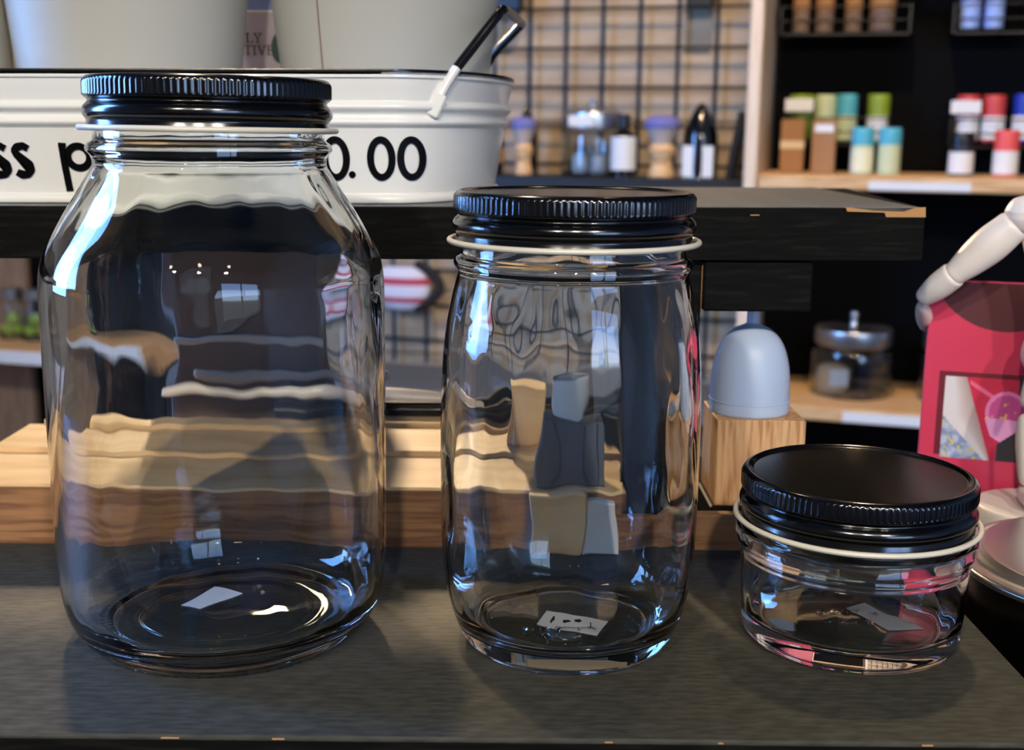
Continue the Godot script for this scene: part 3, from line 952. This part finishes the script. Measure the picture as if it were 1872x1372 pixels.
func red_card() -> void:
	var t := thing("red_card", "tall red display card with a dark half circle and a framed picture", "card", Vector3(0.1752, -0.0379, -0.511), deg_to_rad(-17.0))
	var face := plain(Color.WHITE, 0.45, 0, "printed card")
	face.albedo_texture = card_print()
	obj("card_block", box(Vector3(0.125, 0.1325, 0.006), 0.0004, Vector3(0.0625, 0.06625, -0.0035)), plain(Color(0.86, 0.30, 0.48), 0.5), t)
	var st := begin()
	var p := [Vector3(0.0002, -0.0265 + 0.0268, 0), Vector3(0.0002, 0.1324, 0), Vector3(0.1248, 0.1324, 0), Vector3(0.1248, 0.0003, 0)]
	var uv := [Vector2(0, 0.832), Vector2(0, 0), Vector2(1, 0), Vector2(1, 0.832)]
	for k in [0, 1, 2, 0, 2, 3]:
		st.set_uv(uv[k])
		st.add_vertex(p[k])
	obj("printed_face", done(st), face, t)

func mannequin() -> void:
	var stand := obj("figure_stand", box(Vector3(0.060, 0.0380, 0.046), 0.001), M.blackwood_dark, null, Vector3(0.2200, -0.0189, -0.4730))
	tag(stand, "dark wooden block under the base of the jointed wooden figure", "block")
	var t := thing("wooden_figure", "jointed wooden artist figure reaching its arm over the red card", "figure", Vector3(0.2115, 0.0002, -0.4730))
	var o := t.position
	obj("base", lathe([[Vector2(0, 0), Vector2(0.0228, 0)], smooth([Vector2(0.0228, 0), Vector2(0.0235, 0.0008), Vector2(0.0235, 0.0076), Vector2(0.0226, 0.0088)], 4), [Vector2(0.0226, 0.0088), Vector2(0, 0.0090)]], 72), M.maple, t)
	var sh := Vector3(0.1985, 0.1242, -0.4780) - o
	var el := Vector3(0.1768, 0.1008, -0.4870) - o
	var wr := Vector3(0.1676, 0.0886, -0.4980) - o
	var hd := Vector3(0.1800, 0.0712, -0.5260) - o
	# ball joint at the shoulder with its screw
	var st := begin()
	add_lathe(st, [smooth(mm([[0, -7.8], [5.0, -6.2], [7.6, -2.2], [7.8, 0], [7.6, 2.2], [5.0, 6.2], [0, 7.8]]), 4)], 36, Transform3D(Basis(), sh))
	var ball := obj("shoulder_ball", done(st), M.maple, t)
	st = begin()
	add_lathe(st, [smooth(mm([[0, 0.8], [0.5, 0.5], [1.1, 0.7], [1.6, 0.0]]), 3)], 20, Transform3D(Basis(Vector3.RIGHT, PI / 2), sh + Vector3(0.0004, -0.0006, 0.0076)))
	var sc := obj("screw", done(st), M.steel, ball)
	sc.set_meta("label", "metal screw head")
	var up := (el - sh)
	obj("upper_arm", limb(sh + up * 0.14, el + up * 0.10, [[0.0, 0.0], [0.0058, 0.01], [0.0068, 0.15], [0.0073, 0.40], [0.0062, 0.70], [0.0050, 0.88], [0.0044, 0.96], [0.0030, 0.99], [0.0, 1.0]]), M.maple, t)
	st = begin()
	var cut := el + Vector3(0.0012, 0.0030, 0.0045)
	add_tube(st, [cut, cut + up * 0.05, cut + up * 0.10], 0.00045, 8)
	var slit := obj("joint_slot", done(st), M.black_plastic, t)
	slit.set_meta("label", "dark slot of the elbow joint")
	obj("forearm", limb(el + (wr - el) * 0.04, wr + (wr - el) * 0.06, [[0.0, 0.0], [0.0048, 0.02], [0.0055, 0.2], [0.0053, 0.5], [0.0042, 0.8], [0.0030, 0.96], [0.0, 1.0]]), M.maple, t)
	obj("hand", limb(wr + Vector3(0.0006, -0.0028, -0.002), hd, [[0.0, 0.0], [0.0022, 0.04], [0.0034, 0.4], [0.0028, 0.8], [0.0, 1.0]]), M.maple, t)
	obj("torso", limb(Vector3(0.004, 0.078, -0.004), Vector3(0.004, 0.130, -0.006), [[0.0, 0.0], [0.009, 0.02], [0.0115, 0.35], [0.0165, 0.75], [0.013, 0.95], [0.0, 1.0]]), M.maple, t)
	obj("hips", limb(Vector3(0.003, 0.062, -0.004), Vector3(0.003, 0.079, -0.004), [[0.0, 0.0], [0.010, 0.05], [0.0125, 0.5], [0.009, 0.95], [0.0, 1.0]]), M.maple, t)
	obj("head", limb(Vector3(0.005, 0.133, -0.006), Vector3(0.007, 0.160, -0.004), [[0.0, 0.0], [0.004, 0.03], [0.0085, 0.4], [0.0095, 0.65], [0.006, 0.93], [0.0, 1.0]]), M.maple, t)
	obj("neck", limb(Vector3(0.0045, 0.126, -0.006), Vector3(0.0052, 0.1365, -0.006), [[0.0, 0.0], [0.0034, 0.02], [0.0036, 0.5], [0.0034, 0.98], [0.0, 1.0]]), M.maple, t)
	var hip := Vector3(-0.002, 0.067, 0.002)
	var knee := Vector3(0.2045, 0.0470, -0.4690) - o
	var ankle := Vector3(0.2062, 0.0185, -0.4690) - o
	obj("thigh", limb(hip, knee + Vector3(0, 0.002, 0), [[0.0, 0.0], [0.0062, 0.05], [0.0064, 0.4], [0.0052, 0.95], [0.0, 1.0]]), M.maple, t)
	obj("shin", limb(knee, ankle, [[0.0, 0.0], [0.0048, 0.03], [0.0060, 0.3], [0.0056, 0.6], [0.0040, 0.97], [0.0, 1.0]]), M.maple, t)
	obj("foot", limb(ankle + Vector3(0.001, -0.0045, -0.006), ankle + Vector3(-0.002, -0.0048, 0.012), [[0.0, 0.0], [0.0036, 0.06], [0.0040, 0.5], [0.0032, 0.9], [0.0, 1.0]]), M.maple, t)
	obj("thigh", limb(Vector3(0.008, 0.067, 0.0), Vector3(0.012, 0.040, 0.004), [[0.0, 0.0], [0.0062, 0.05], [0.0064, 0.4], [0.0048, 0.95], [0.0, 1.0]]), M.maple, t)
	obj("shin", limb(Vector3(0.012, 0.041, 0.004), Vector3(0.012, 0.015, 0.0), [[0.0, 0.0], [0.0046, 0.03], [0.0056, 0.3], [0.0050, 0.6], [0.0036, 0.97], [0.0, 1.0]]), M.maple, t)
	obj("foot", limb(Vector3(0.012, 0.0130, -0.006), Vector3(0.012, 0.0130, 0.012), [[0.0, 0.0], [0.0036, 0.06], [0.0040, 0.5], [0.0032, 0.9], [0.0, 1.0]]), M.maple, t)
	var sh2 := Vector3(0.022, 0.120, -0.004)
	obj("upper_arm", limb(sh2, sh2 + Vector3(0.012, -0.028, 0.0), [[0.0, 0.0], [0.0050, 0.03], [0.0060, 0.3], [0.0042, 0.95], [0.0, 1.0]]), M.maple, t)
	obj("forearm", limb(sh2 + Vector3(0.012, -0.028, 0.0), sh2 + Vector3(0.016, -0.050, 0.010), [[0.0, 0.0], [0.0042, 0.03], [0.0045, 0.4], [0.0026, 0.97], [0.0, 1.0]]), M.maple, t)

func tin() -> void:
	var t := thing("metal_tin", "round tin with a brushed steel lid and dark sides at the right edge", "tin", Vector3(0.2085, -0.0379, -0.3920))
	obj("tin_side", lathe([[Vector2(0, 0), Vector2(0.0528, 0)], smooth([Vector2(0.0528, 0), Vector2(0.0536, 0.0008), Vector2(0.0540, 0.003), Vector2(0.0540, 0.0478)], 3), [Vector2(0.0540, 0.0478), Vector2(0, 0.0478)]], 120), M.steel_dark, t)
	obj("tin_lid", lathe([[Vector2(0, 0.0480), Vector2(0.0546, 0.0480)], smooth([Vector2(0.0546, 0.0480), Vector2(0.0550, 0.0484), Vector2(0.0550, 0.0500), Vector2(0.0540, 0.0508)], 3), smooth([Vector2(0.0540, 0.0508), Vector2(0.0510, 0.0514), Vector2(0.0480, 0.0532), Vector2(0.0450, 0.0540), Vector2(0.0300, 0.0548), Vector2(0.0150, 0.0552), Vector2(0, 0.0553)], 4)], 120), M.steel, t)

# ---------------------------------------------------------------- the wall unit in the background
const YAW := -0.27925
const UNIT := Vector3(0.2, 0.0, -2.2)

func unit(s: float, h: float, n: float) -> Vector3:
	return UNIT + Basis(Vector3.UP, YAW) * Vector3(s, h, n)

func unit_thing(called: String, label: String, category: String, s: float, h: float, n: float, group := "") -> Node3D:
	return thing(called, label, category, unit(s, h, n), YAW, group)

func wall_unit() -> void:
	var t := unit_thing("wall_unit", "tall shop wall unit with black pegboard bays, pine posts and pine shelves", "shelf unit", 0, 0, 0)
	obj("pegboard", box(Vector3(1.30, 2.30, 0.02), 0, Vector3(0.90, 0.22, -0.015)), M.pegboard, t)
	obj("pegboard", box(Vector3(0.36, 2.30, 0.02), 0, Vector3(-1.08, 0.22, -0.015)), M.pegboard, t)
	obj("brown_panel", box(Vector3(0.42, 2.30, 0.03), 0, Vector3(-1.475, 0.22, -0.010)), M.panelwood, t)
	var i := 0
	for h in [-0.82, -0.60, -0.38, -0.16, 0.06, 0.28, 0.50, 0.72, 0.94, 1.16]:
		obj("wall_plank", box(Vector3(1.12, 0.217, 0.02), 0.002, Vector3(-0.34, h, -0.02)), M.wallwood, t)
	# posts
	for s in [[0.238, 0.020], [1.50, 0.03]]:
		obj("post", box(Vector3(s[1], 2.30, 0.25), 0.002, Vector3(s[0] + 0.0, 0.22, 0.125)), M.postpine, t)
	# shelves of the right bay and the left bay
	for h in [0.081, -0.275, -0.63, 0.62]:
		obj("shelf", box(Vector3(1.235, 0.021, 0.25), 0.002, Vector3(0.868, h, 0.125)), M.shelfpine, t)
	for h in [-0.275, -0.63]:
		obj("shelf", box(Vector3(0.76, 0.026, 0.25), 0.002, Vector3(-1.28, h, 0.125)), M.shelfpine, t)
	obj("shelf", box(Vector3(1.08, 0.026, 0.22), 0.002, Vector3(-0.34, -0.302, 0.110)), M.grey, t)
	obj("white_edge", box(Vector3(0.76, 0.024, 0.002), 0.0004, Vector3(-1.28, -0.275, 0.2512)), M.paper, t)
	obj("shelf_label", box(Vector3(0.144, 0.013, 0.001), 0.0002, Vector3(0.485, 0.0785, 0.2507)), M.paper, t)
	obj("shelf_label", box(Vector3(0.150, 0.016, 0.001), 0.0002, Vector3(0.472, -0.2765, 0.2507)), M.paper, t)
	# wire grid
	var g := unit_thing("wire_grid", "black square wire grid panel hung on the wood planked wall", "grid panel", 0, 0, 0)
	var wire_v := tube([Vector3(0, -0.28, 0), Vector3(0, 0.3, 0), Vector3(0, 1.0, 0)], 0.0034, 8)
	var wire_h := tube([Vector3(-0.90, 0, 0), Vector3(-0.3, 0, 0), Vector3(0.215, 0, 0)], 0.0030, 8)
	for k in 17:
		obj("wire", wire_v, M.wire, g, Vector3(0.151 - 0.0656 * k, 0, 0.012))
	for k in 20:
		obj("wire", wire_h, M.wire, g, Vector3(0, 0.9605 - 0.0665 * k + 0.0, 0.017))
	# small black shelf on the grid
	var bs := unit_thing("grid_shelf", "small black shelf hooked on the wire grid, full of shaving goods", "shelf", 0.011, 0, 0)
	obj("shelf_tray", box(Vector3(0.45, 0.021, 0.135), 0.002, Vector3(-0.010, 0.0685, 0.0925)), plain(Color(0.055, 0.065, 0.085), 0.45), bs)
	for s in [-0.2, 0.18]:
		obj("hook", box(Vector3(0.008, 0.06, 0.006), 0.001, Vector3(s, 0.09, 0.0235)), M.black_plastic, bs)
	grid_goods()
	bay_goods()

func bottle_profile(r: float, h: float) -> Array:
	return smooth([Vector2(0, 0), Vector2(r * 0.9, 0), Vector2(r, h * 0.03), Vector2(r, h * 0.3), Vector2(r, h * 0.58), Vector2(r * 0.9, h * 0.68), Vector2(r * 0.45, h * 0.76), Vector2(r * 0.42, h * 0.8)], 4)

func band(r: float, h0: float, h1: float) -> ArrayMesh:
	return spin([Vector2(0, h0), Vector2(r, h0), Vector2(r, h1), Vector2(0, h1)], 40)

func grid_goods() -> void:
	var y := 0.0793
	var brown := plain(Color(0.05, 0.035, 0.03), 0.15)
	for q in [[-0.206, 0.0165, 0.090, "dark bottle with a cream label at the left end of the grid shelf", 0.02, 0.045, M.kraft], [0.019, 0.0205, 0.102, "dark brown bottle with a white label beside the glass canister", 0.012, 0.066, M.paper]]:
		var b := unit_thing("dark_bottle", q[3], "bottle", q[0], y, 0.137)
		obj("bottle_body", lathe([bottle_profile(q[1], q[2])], 40), brown, b)
		obj("cap", band(q[1] * 0.52, q[2] * 0.78, q[2]), M.black_plastic, b)
		obj("label", band(q[1] * 1.03, q[4], q[5]), q[6], b)
	for q in [[-0.168, 0.0185, 0.118, 0.060, "black pear shaped bottle behind the small shaving brush"], [0.141, 0.0285, 0.123, 0.10, "large black pear shaped bottle at the right end of the grid shelf"]]:
		var b := unit_thing("pear_bottle", q[4], "bottle", q[0], y, q[3])
		var r: float = q[1]
		var h: float = q[2]
		obj("bottle_body", lathe([smooth([Vector2(0, 0), Vector2(r * 0.92, 0), Vector2(r, h * 0.04), Vector2(r, h * 0.45), Vector2(r * 0.94, h * 0.6), Vector2(r * 0.66, h * 0.78), Vector2(r * 0.3, h * 0.93), Vector2(r * 0.16, h * 0.97), Vector2(0, h)], 4)], 48), M.lid, b)
		if r > 0.02:
			for sx in [-1, 1]:
				obj("label", box(Vector3(0.0235, 0.051, 0.004), 0.001, Vector3(0.0135 * sx, 0.027, r * 0.90)), M.paper, b)
	for q in [[-0.160, 0.0205, 0.097, "small shaving brush with a lilac tipped knot"], [0.079, 0.0285, 0.101, "larger shaving brush with a lilac tipped knot, right of the canister"]]:
		var b := unit_thing("shaving_brush", q[3], "brush", q[0], y, 0.11)
		var r: float = q[1]
		var h: float = q[2]
		obj("handle", lathe([smooth([Vector2(0, 0), Vector2(r * 0.72, 0), Vector2(r * 0.76, h * 0.05), Vector2(r * 0.66, h * 0.16), Vector2(r * 0.6, h * 0.26), Vector2(r * 0.76, h * 0.38), Vector2(r * 0.78, h * 0.46), Vector2(r * 0.6, h * 0.54), Vector2(0, h * 0.55)], 4)], 40), M.shelfpine, b)
		obj("bristles", lathe([smooth([Vector2(r * 0.55, h * 0.52), Vector2(r * 0.7, h * 0.62), Vector2(r * 0.95, h * 0.78), Vector2(r * 1.0, h * 0.80)], 3)], 40), plain(Color(0.72, 0.66, 0.62), 0.9), b)
		obj("bristle_tips", lathe([smooth([Vector2(r * 1.0, h * 0.79), Vector2(r * 1.06, h * 0.86), Vector2(r * 0.92, h * 0.95), Vector2(r * 0.5, h), Vector2(0, h * 1.01)], 3)], 40), plain(Color(0.43, 0.43, 0.66), 0.9), b)
	var c := unit_thing("glass_canister", "glass canister with a steel lid and white tag on the grid shelf", "canister", -0.046, y, 0.080)
	canister(c, 0.053, 0.076, 0.034, true)
	for q in [[-0.066, 0.013, 0.030], [-0.032, 0.014, 0.028]]:
		var k := obj("white_puck", lathe([smooth([Vector2(0, 0), Vector2(q[1], 0), Vector2(q[1], q[2]), Vector2(0, q[2])], 3)], 24), M.paper, null, unit(q[0], y + 0.0042, 0.085))
		tag(k, "white soap puck inside the canister on the grid shelf, the %s one" % ("shorter" if q[2] < 0.029 else "taller"), "soap", "soap pucks in the grid shelf canister")
	var bk := obj("dark_booklet", box(Vector3(0.010, 0.108, 0.085), 0.001), M.black_plastic, null, unit(0.200, y + 0.0545, 0.085))
	bk.rotation = Vector3(0, YAW, -0.16)
	tag(bk, "thin dark booklet leaning beside the pine post on the grid shelf", "booklet")
	for q in [[-0.210, 0.052, "left"], [0.125, 0.044, "right"]]:
		var hb := obj("hanging_box", box(Vector3(q[1], 0.09, 0.03), 0.003), M.black_plastic, null, unit(q[0], 0.402, 0.04))
		hb.rotation.y = YAW
		tag(hb, "black box hung high on the wire grid, the %s one of two" % q[2], "box", "black boxes hung on the wire grid")
	var m := unit_thing("striped_cloth", "red and white striped pouch hanging on the wire grid between the jars", "pouch", -0.412, -0.135, 0.045)
	var cuts := [-0.040, -0.027, -0.017, 0.006, 0.019, 0.038]
	for k in 5:
		var stripe := begin()
		var run := []
		for i in 5:
			var yy := lerpf(cuts[k], cuts[k + 1], i / 4.0)
			run.append(Vector2(0.058 * sqrt(maxf(0.05, 1.0 - pow(yy / 0.046, 2.0))) + 0.0008 * (k % 2), yy))
		add_lathe(stripe, [run], 24, Transform3D(Basis().scaled(Vector3(1.0, 1.0, 0.4)), Vector3.ZERO))
		obj("stripe", done(stripe), plain(Color(0.84, 0.83, 0.87) if k % 2 == 0 else Color(0.70, 0.26, 0.33), 0.9), m)
	var strap := tube(bend([Vector3(0.030, 0.045, 0), Vector3(0.062, 0.028, 0), Vector3(0.078, 0.002, 0.002), Vector3(0.060, -0.020, 0.002), Vector3(0.030, -0.040, 0)]), 0.009, 8)
	obj("dark_strap", strap, plain(Color(0.14, 0.12, 0.11), 0.9), m)

func canister(t: Node3D, r: float, h: float, lid: float, tagged := false) -> void:
	obj("glass_body", lathe([[Vector2(0, 0), Vector2(r * 0.94, 0)], smooth([Vector2(r * 0.94, 0), Vector2(r, r * 0.08), Vector2(r, h * 0.5), Vector2(r, h * 0.86), Vector2(r * 0.9, h * 0.96), Vector2(r * 0.86, h)], 4), [Vector2(r * 0.86, h), Vector2(r * 0.83, h)], smooth([Vector2(r * 0.83, h), Vector2(r * 0.87, h * 0.94), Vector2(r * 0.96, h * 0.84), Vector2(r * 0.96, r * 0.12), Vector2(r * 0.9, r * 0.07)], 4), [Vector2(r * 0.9, r * 0.07), Vector2(0, r * 0.07)]], 64), M.far_glass, t)
	var k := r * 0.9
	var lb := obj("lid", lathe([[Vector2(0, h + 0.0004), Vector2(k, h + 0.0004)], smooth([Vector2(k, h + 0.0004), Vector2(k * 1.03, h + 0.003), Vector2(k * 1.03, h + lid * 0.75), Vector2(k * 0.97, h + lid * 0.92), Vector2(k * 0.7, h + lid)], 4), [Vector2(k * 0.7, h + lid), Vector2(0, h + lid)]], 64), M.steel, t)
	obj("knob", lathe([smooth([Vector2(r * 0.12, h + lid), Vector2(r * 0.09, h + lid + r * 0.12), Vector2(r * 0.12, h + lid + r * 0.28), Vector2(r * 0.09, h + lid + r * 0.36), Vector2(0, h + lid + r * 0.37)], 4)], 20), M.steel, lb)
	if tagged:
		obj("lid_tag", box(Vector3(0.042, 0.018, 0.001), 0.0002, Vector3(-0.010, h + lid * 0.45, k * 1.035)), M.paper, lb)

func stick(label: String, s: float, h: float, n: float, r: float, tall: float, colors: Array, cap: float, group: String) -> void:
	# a two part stick tube: body, band of label, cap
	var t := unit_thing("stick_tube", label, "tube", s, h, n, group)
	obj("tube_body", lathe([[Vector2(0, 0), Vector2(r * 0.95, 0)], smooth([Vector2(r * 0.95, 0), Vector2(r, tall * 0.03), Vector2(r, tall * (1 - cap))], 2)], 32), colors[0], t)
	obj("cap", lathe([[Vector2(0, tall * (1 - cap)), Vector2(r * 1.02, tall * (1 - cap))], smooth([Vector2(r * 1.02, tall * (1 - cap)), Vector2(r * 1.02, tall * 0.94), Vector2(r * 0.9, tall)], 3), [Vector2(r * 0.9, tall), Vector2(0, tall)]], 32), colors[1], t)
	if colors.size() > 2:
		obj("label", band(r * 1.03, tall * 0.06, tall * 0.55), colors[2], t)

func bay_goods() -> void:
	var y := 0.0918
	var teal := plain(Color(0.30, 0.66, 0.74), 0.5)
	var pale := plain(Color(0.74, 0.78, 0.62), 0.55)
	var lime := plain(Color(0.50, 0.58, 0.12), 0.5)
	var moss := plain(Color(0.38, 0.46, 0.10), 0.5)
	var red := plain(Color(0.76, 0.25, 0.24), 0.45)
	var blue := plain(Color(0.10, 0.20, 0.62), 0.45)
	var sky_blue := plain(Color(0.55, 0.65, 0.88), 0.5)
	var dark := plain(Color(0.10, 0.11, 0.13), 0.4)
	for q in [[0.293, "kraft carton with a cream band next to the pine post", 0.036], [0.341, "kraft carton with a white sticker near its top on the upper pine shelf", 0.036]]:
		var c := unit_thing("kraft_carton", q[1], "carton", q[0], y, 0.14, "kraft cartons on the upper pine shelf")
		obj("carton_body", box(Vector3(q[2], 0.083, 0.034), 0.001, Vector3(0, 0.0417, 0)), M.kraft, c)
		var low: bool = q[0] < 0.3
		obj("band" if low else "sticker", box(Vector3(q[2] * (1.01 if low else 0.8), 0.012, 0.0350), 0.0003, Vector3(0, 0.044 if low else 0.070, 0.0002)), plain(Color(0.82, 0.74, 0.60), 0.7) if low else M.paper, c)
	stick("left of two pale tubes with teal tops on the upper pine shelf", 0.400, y, 0.14, 0.017, 0.072, [pale, teal, plain(Color(0.85, 0.86, 0.72), 0.6)], 0.38, "teal topped tubes on the upper pine shelf")
	stick("right of two pale tubes with teal tops on the upper pine shelf", 0.441, y, 0.14, 0.017, 0.072, [pale, teal], 0.36, "teal topped tubes on the upper pine shelf")
	stick("black stick tube with a white label on the upper pine shelf", 0.547, y, 0.14, 0.018, 0.066, [dark, M.black_plastic, M.paper], 0.3, "")
	stick("coral red stick tube with a white label on the upper pine shelf", 0.611, y, 0.14, 0.018, 0.070, [plain(Color(0.88, 0.36, 0.32), 0.45), plain(Color(0.86, 0.32, 0.30), 0.45), M.paper], 0.4, "")
	# tubes held in black wire pockets on the pegboard
	var row := "stick tubes in the middle pegboard pockets"
	var w = M.paper
	stick("lime green stick tube behind the left kraft carton in the pegboard pocket", 0.299, 0.144, 0.045, 0.020, 0.072, [moss, lime], 0.3, row)
	stick("pale green stick tube in the pegboard pocket, next to the lime green one", 0.337, 0.142, 0.045, 0.0165, 0.074, [pale, pale], 0.3, row)
	stick("pale stick tube with a teal cap in the pegboard pocket", 0.371, 0.142, 0.045, 0.0165, 0.075, [pale, teal], 0.45, row)
	stick("olive yellow stick tube with a white label alone in its pegboard pocket", 0.421, 0.139, 0.045, 0.0175, 0.078, [lime, lime, w], 0.3, row)
	stick("left of two red stick tubes in the pegboard pocket", 0.558, 0.143, 0.045, 0.0175, 0.073, [red, red, w], 0.3, row)
	stick("right of two red stick tubes in the pegboard pocket", 0.597, 0.143, 0.045, 0.0170, 0.073, [red, red, w], 0.3, row)
	stick("deep blue stick tube with a white label in the pegboard pocket", 0.643, 0.143, 0.045, 0.0175, 0.075, [blue, blue, w], 0.3, row)
	for q in [[0.296, 0.199, "white price tag on the pocket of green tubes"], [0.553, 0.197, "white price tag on the pocket of red tubes"]]:
		var p := obj("price_tag", box(Vector3(0.045, 0.020, 0.001), 0.0003), M.paper, null, unit(q[0], q[1], 0.070))
		p.rotation.y = YAW
		tag(p, q[2], "price tag", "price tags on the pegboard")
	# pockets: a floor and two rails each
	for q in [[0.355, 0.139, 0.165, "lower left"], [0.600, 0.138, 0.135, "lower right"], [0.360, 0.3135, 0.20, "upper left"], [0.580, 0.3135, 0.11, "upper right"]]:
		var p := unit_thing("wire_pocket", "black wire pocket on the pegboard, the %s one" % q[3], "rack", q[0], q[1], 0, "wire pockets on the pegboard")
		obj("pocket_floor", box(Vector3(q[2], 0.004, 0.07), 0.001, Vector3(0, -0.0030, 0.034)), M.black_plastic, p)
		for hh in [0.018, 0.040]:
			obj("rail", tube([Vector3(-q[2] * 0.5, hh, 0.070), Vector3(0, hh, 0.070), Vector3(q[2] * 0.5, hh, 0.070)], 0.0013, 6), M.wire, p)
		for sx in [-1, 1]:
			obj("pocket_side", box(Vector3(0.003, 0.045, 0.07), 0.0005, Vector3(q[2] * 0.5 * sx, 0.020, 0.034)), M.black_plastic, p)
	var up := "kraft tubes in the upper pegboard pocket"
	var words := ["leftmost", "second", "third", "widest"]
	var k := 0
	for q in [[0.290, 0.0135], [0.327, 0.0145], [0.372, 0.0135], [0.417, 0.0200]]:
		stick("brown kraft tube in the upper pegboard pocket, the %s from the left post" % words[k], q[0], 0.3143, 0.040, q[1], 0.09, [M.taupe, M.kraft], 0.6, up)
		k += 1
	k = 0
	for q in [[0.550, 0.0150], [0.586, 0.0140]]:
		stick("pale blue labelled tube high on the pegboard, the %s of two" % ["left", "right"][k], q[0], 0.3143, 0.040, q[1], 0.085, [M.black_plastic, dark, sky_blue], 0.4, "blue tubes in the upper pegboard pocket")
		k += 1
	# the lower shelf: glass canister with a soap bar, and a second one at the card
	var lc := unit_thing("glass_canister", "wide glass canister with a steel lid on the lower pine shelf beside the red card", "canister", 0.405, -0.2642, 0.12)
	canister(lc, 0.066, 0.082, 0.030)
	var so := obj("soap_bar", lathe([smooth(mm([[0, 0], [20, 0], [25, 4], [26, 22], [23, 40], [14, 46], [0, 47]]), 4)], 32), plain(Color(0.78, 0.64, 0.46), 0.6), null, unit(0.376, -0.2594, 0.135))
	tag(so, "cream soap ball inside the wide canister on the lower pine shelf", "soap")
	var sl := obj("soap_label", box(Vector3(0.030, 0.028, 0.002), 0.0004), M.paper, so, Vector3(0.004, 0.026, 0.0255))
	var lc2 := unit_thing("glass_canister", "glass canister mostly hidden behind the left edge of the red card", "canister", 0.575, -0.2642, 0.12)
	canister(lc2, 0.066, 0.082, 0.030)
	# limes at the far left
	var limes := plain(Color(0.74, 0.86, 0.30), 0.5)
	var spotsz := [[-1.205, 0.0, 0.0], [-1.152, 0.0, 0.0]]
	k = 0
	for q in spotsz:
		var j := unit_thing("fruit_jar", "glass jar of green limes at the left edge, the %s of two" % ["left", "right"][k], "jar", q[0], -0.2618, 0.13, "jars of limes on the left shelf")
		var r := 0.0245
		obj("glass_body", lathe([[Vector2(0, 0), Vector2(r, 0)], smooth([Vector2(r, 0), Vector2(r * 1.04, 0.004), Vector2(r * 1.04, 0.06), Vector2(r * 0.8, 0.072), Vector2(r * 0.78, 0.08)], 3), [Vector2(r * 0.78, 0.08), Vector2(r * 0.70, 0.08)], smooth([Vector2(r * 0.70, 0.08), Vector2(r * 0.72, 0.07), Vector2(r * 0.96, 0.058), Vector2(r * 0.96, 0.004), Vector2(0, 0.003)], 3)], 40), M.far_glass, j)
		obj("lid", band(r * 0.86, 0.0803, 0.100), M.steel, j)
		for m in [[-0.010, 0.016, 0.006, "lower left"], [0.012, 0.0165, -0.005, "lower right"], [0.001, 0.040, 0.0, "topmost"]]:
			var lm := obj("lime", lathe([smooth(mm([[0, -12.5], [5, -11.5], [11, -5], [12, 0], [11, 5], [5, 11.5], [0, 12.5]]), 4)], 24), limes, null, unit(q[0] + m[0], -0.2618 + m[1], 0.13 + m[2]))
			tag(lm, "%s green lime inside the %s glass jar at the left edge" % [m[3], ["left", "right"][k]], "lime", "limes in the %s glass jar" % ["left", "right"][k])
		k += 1
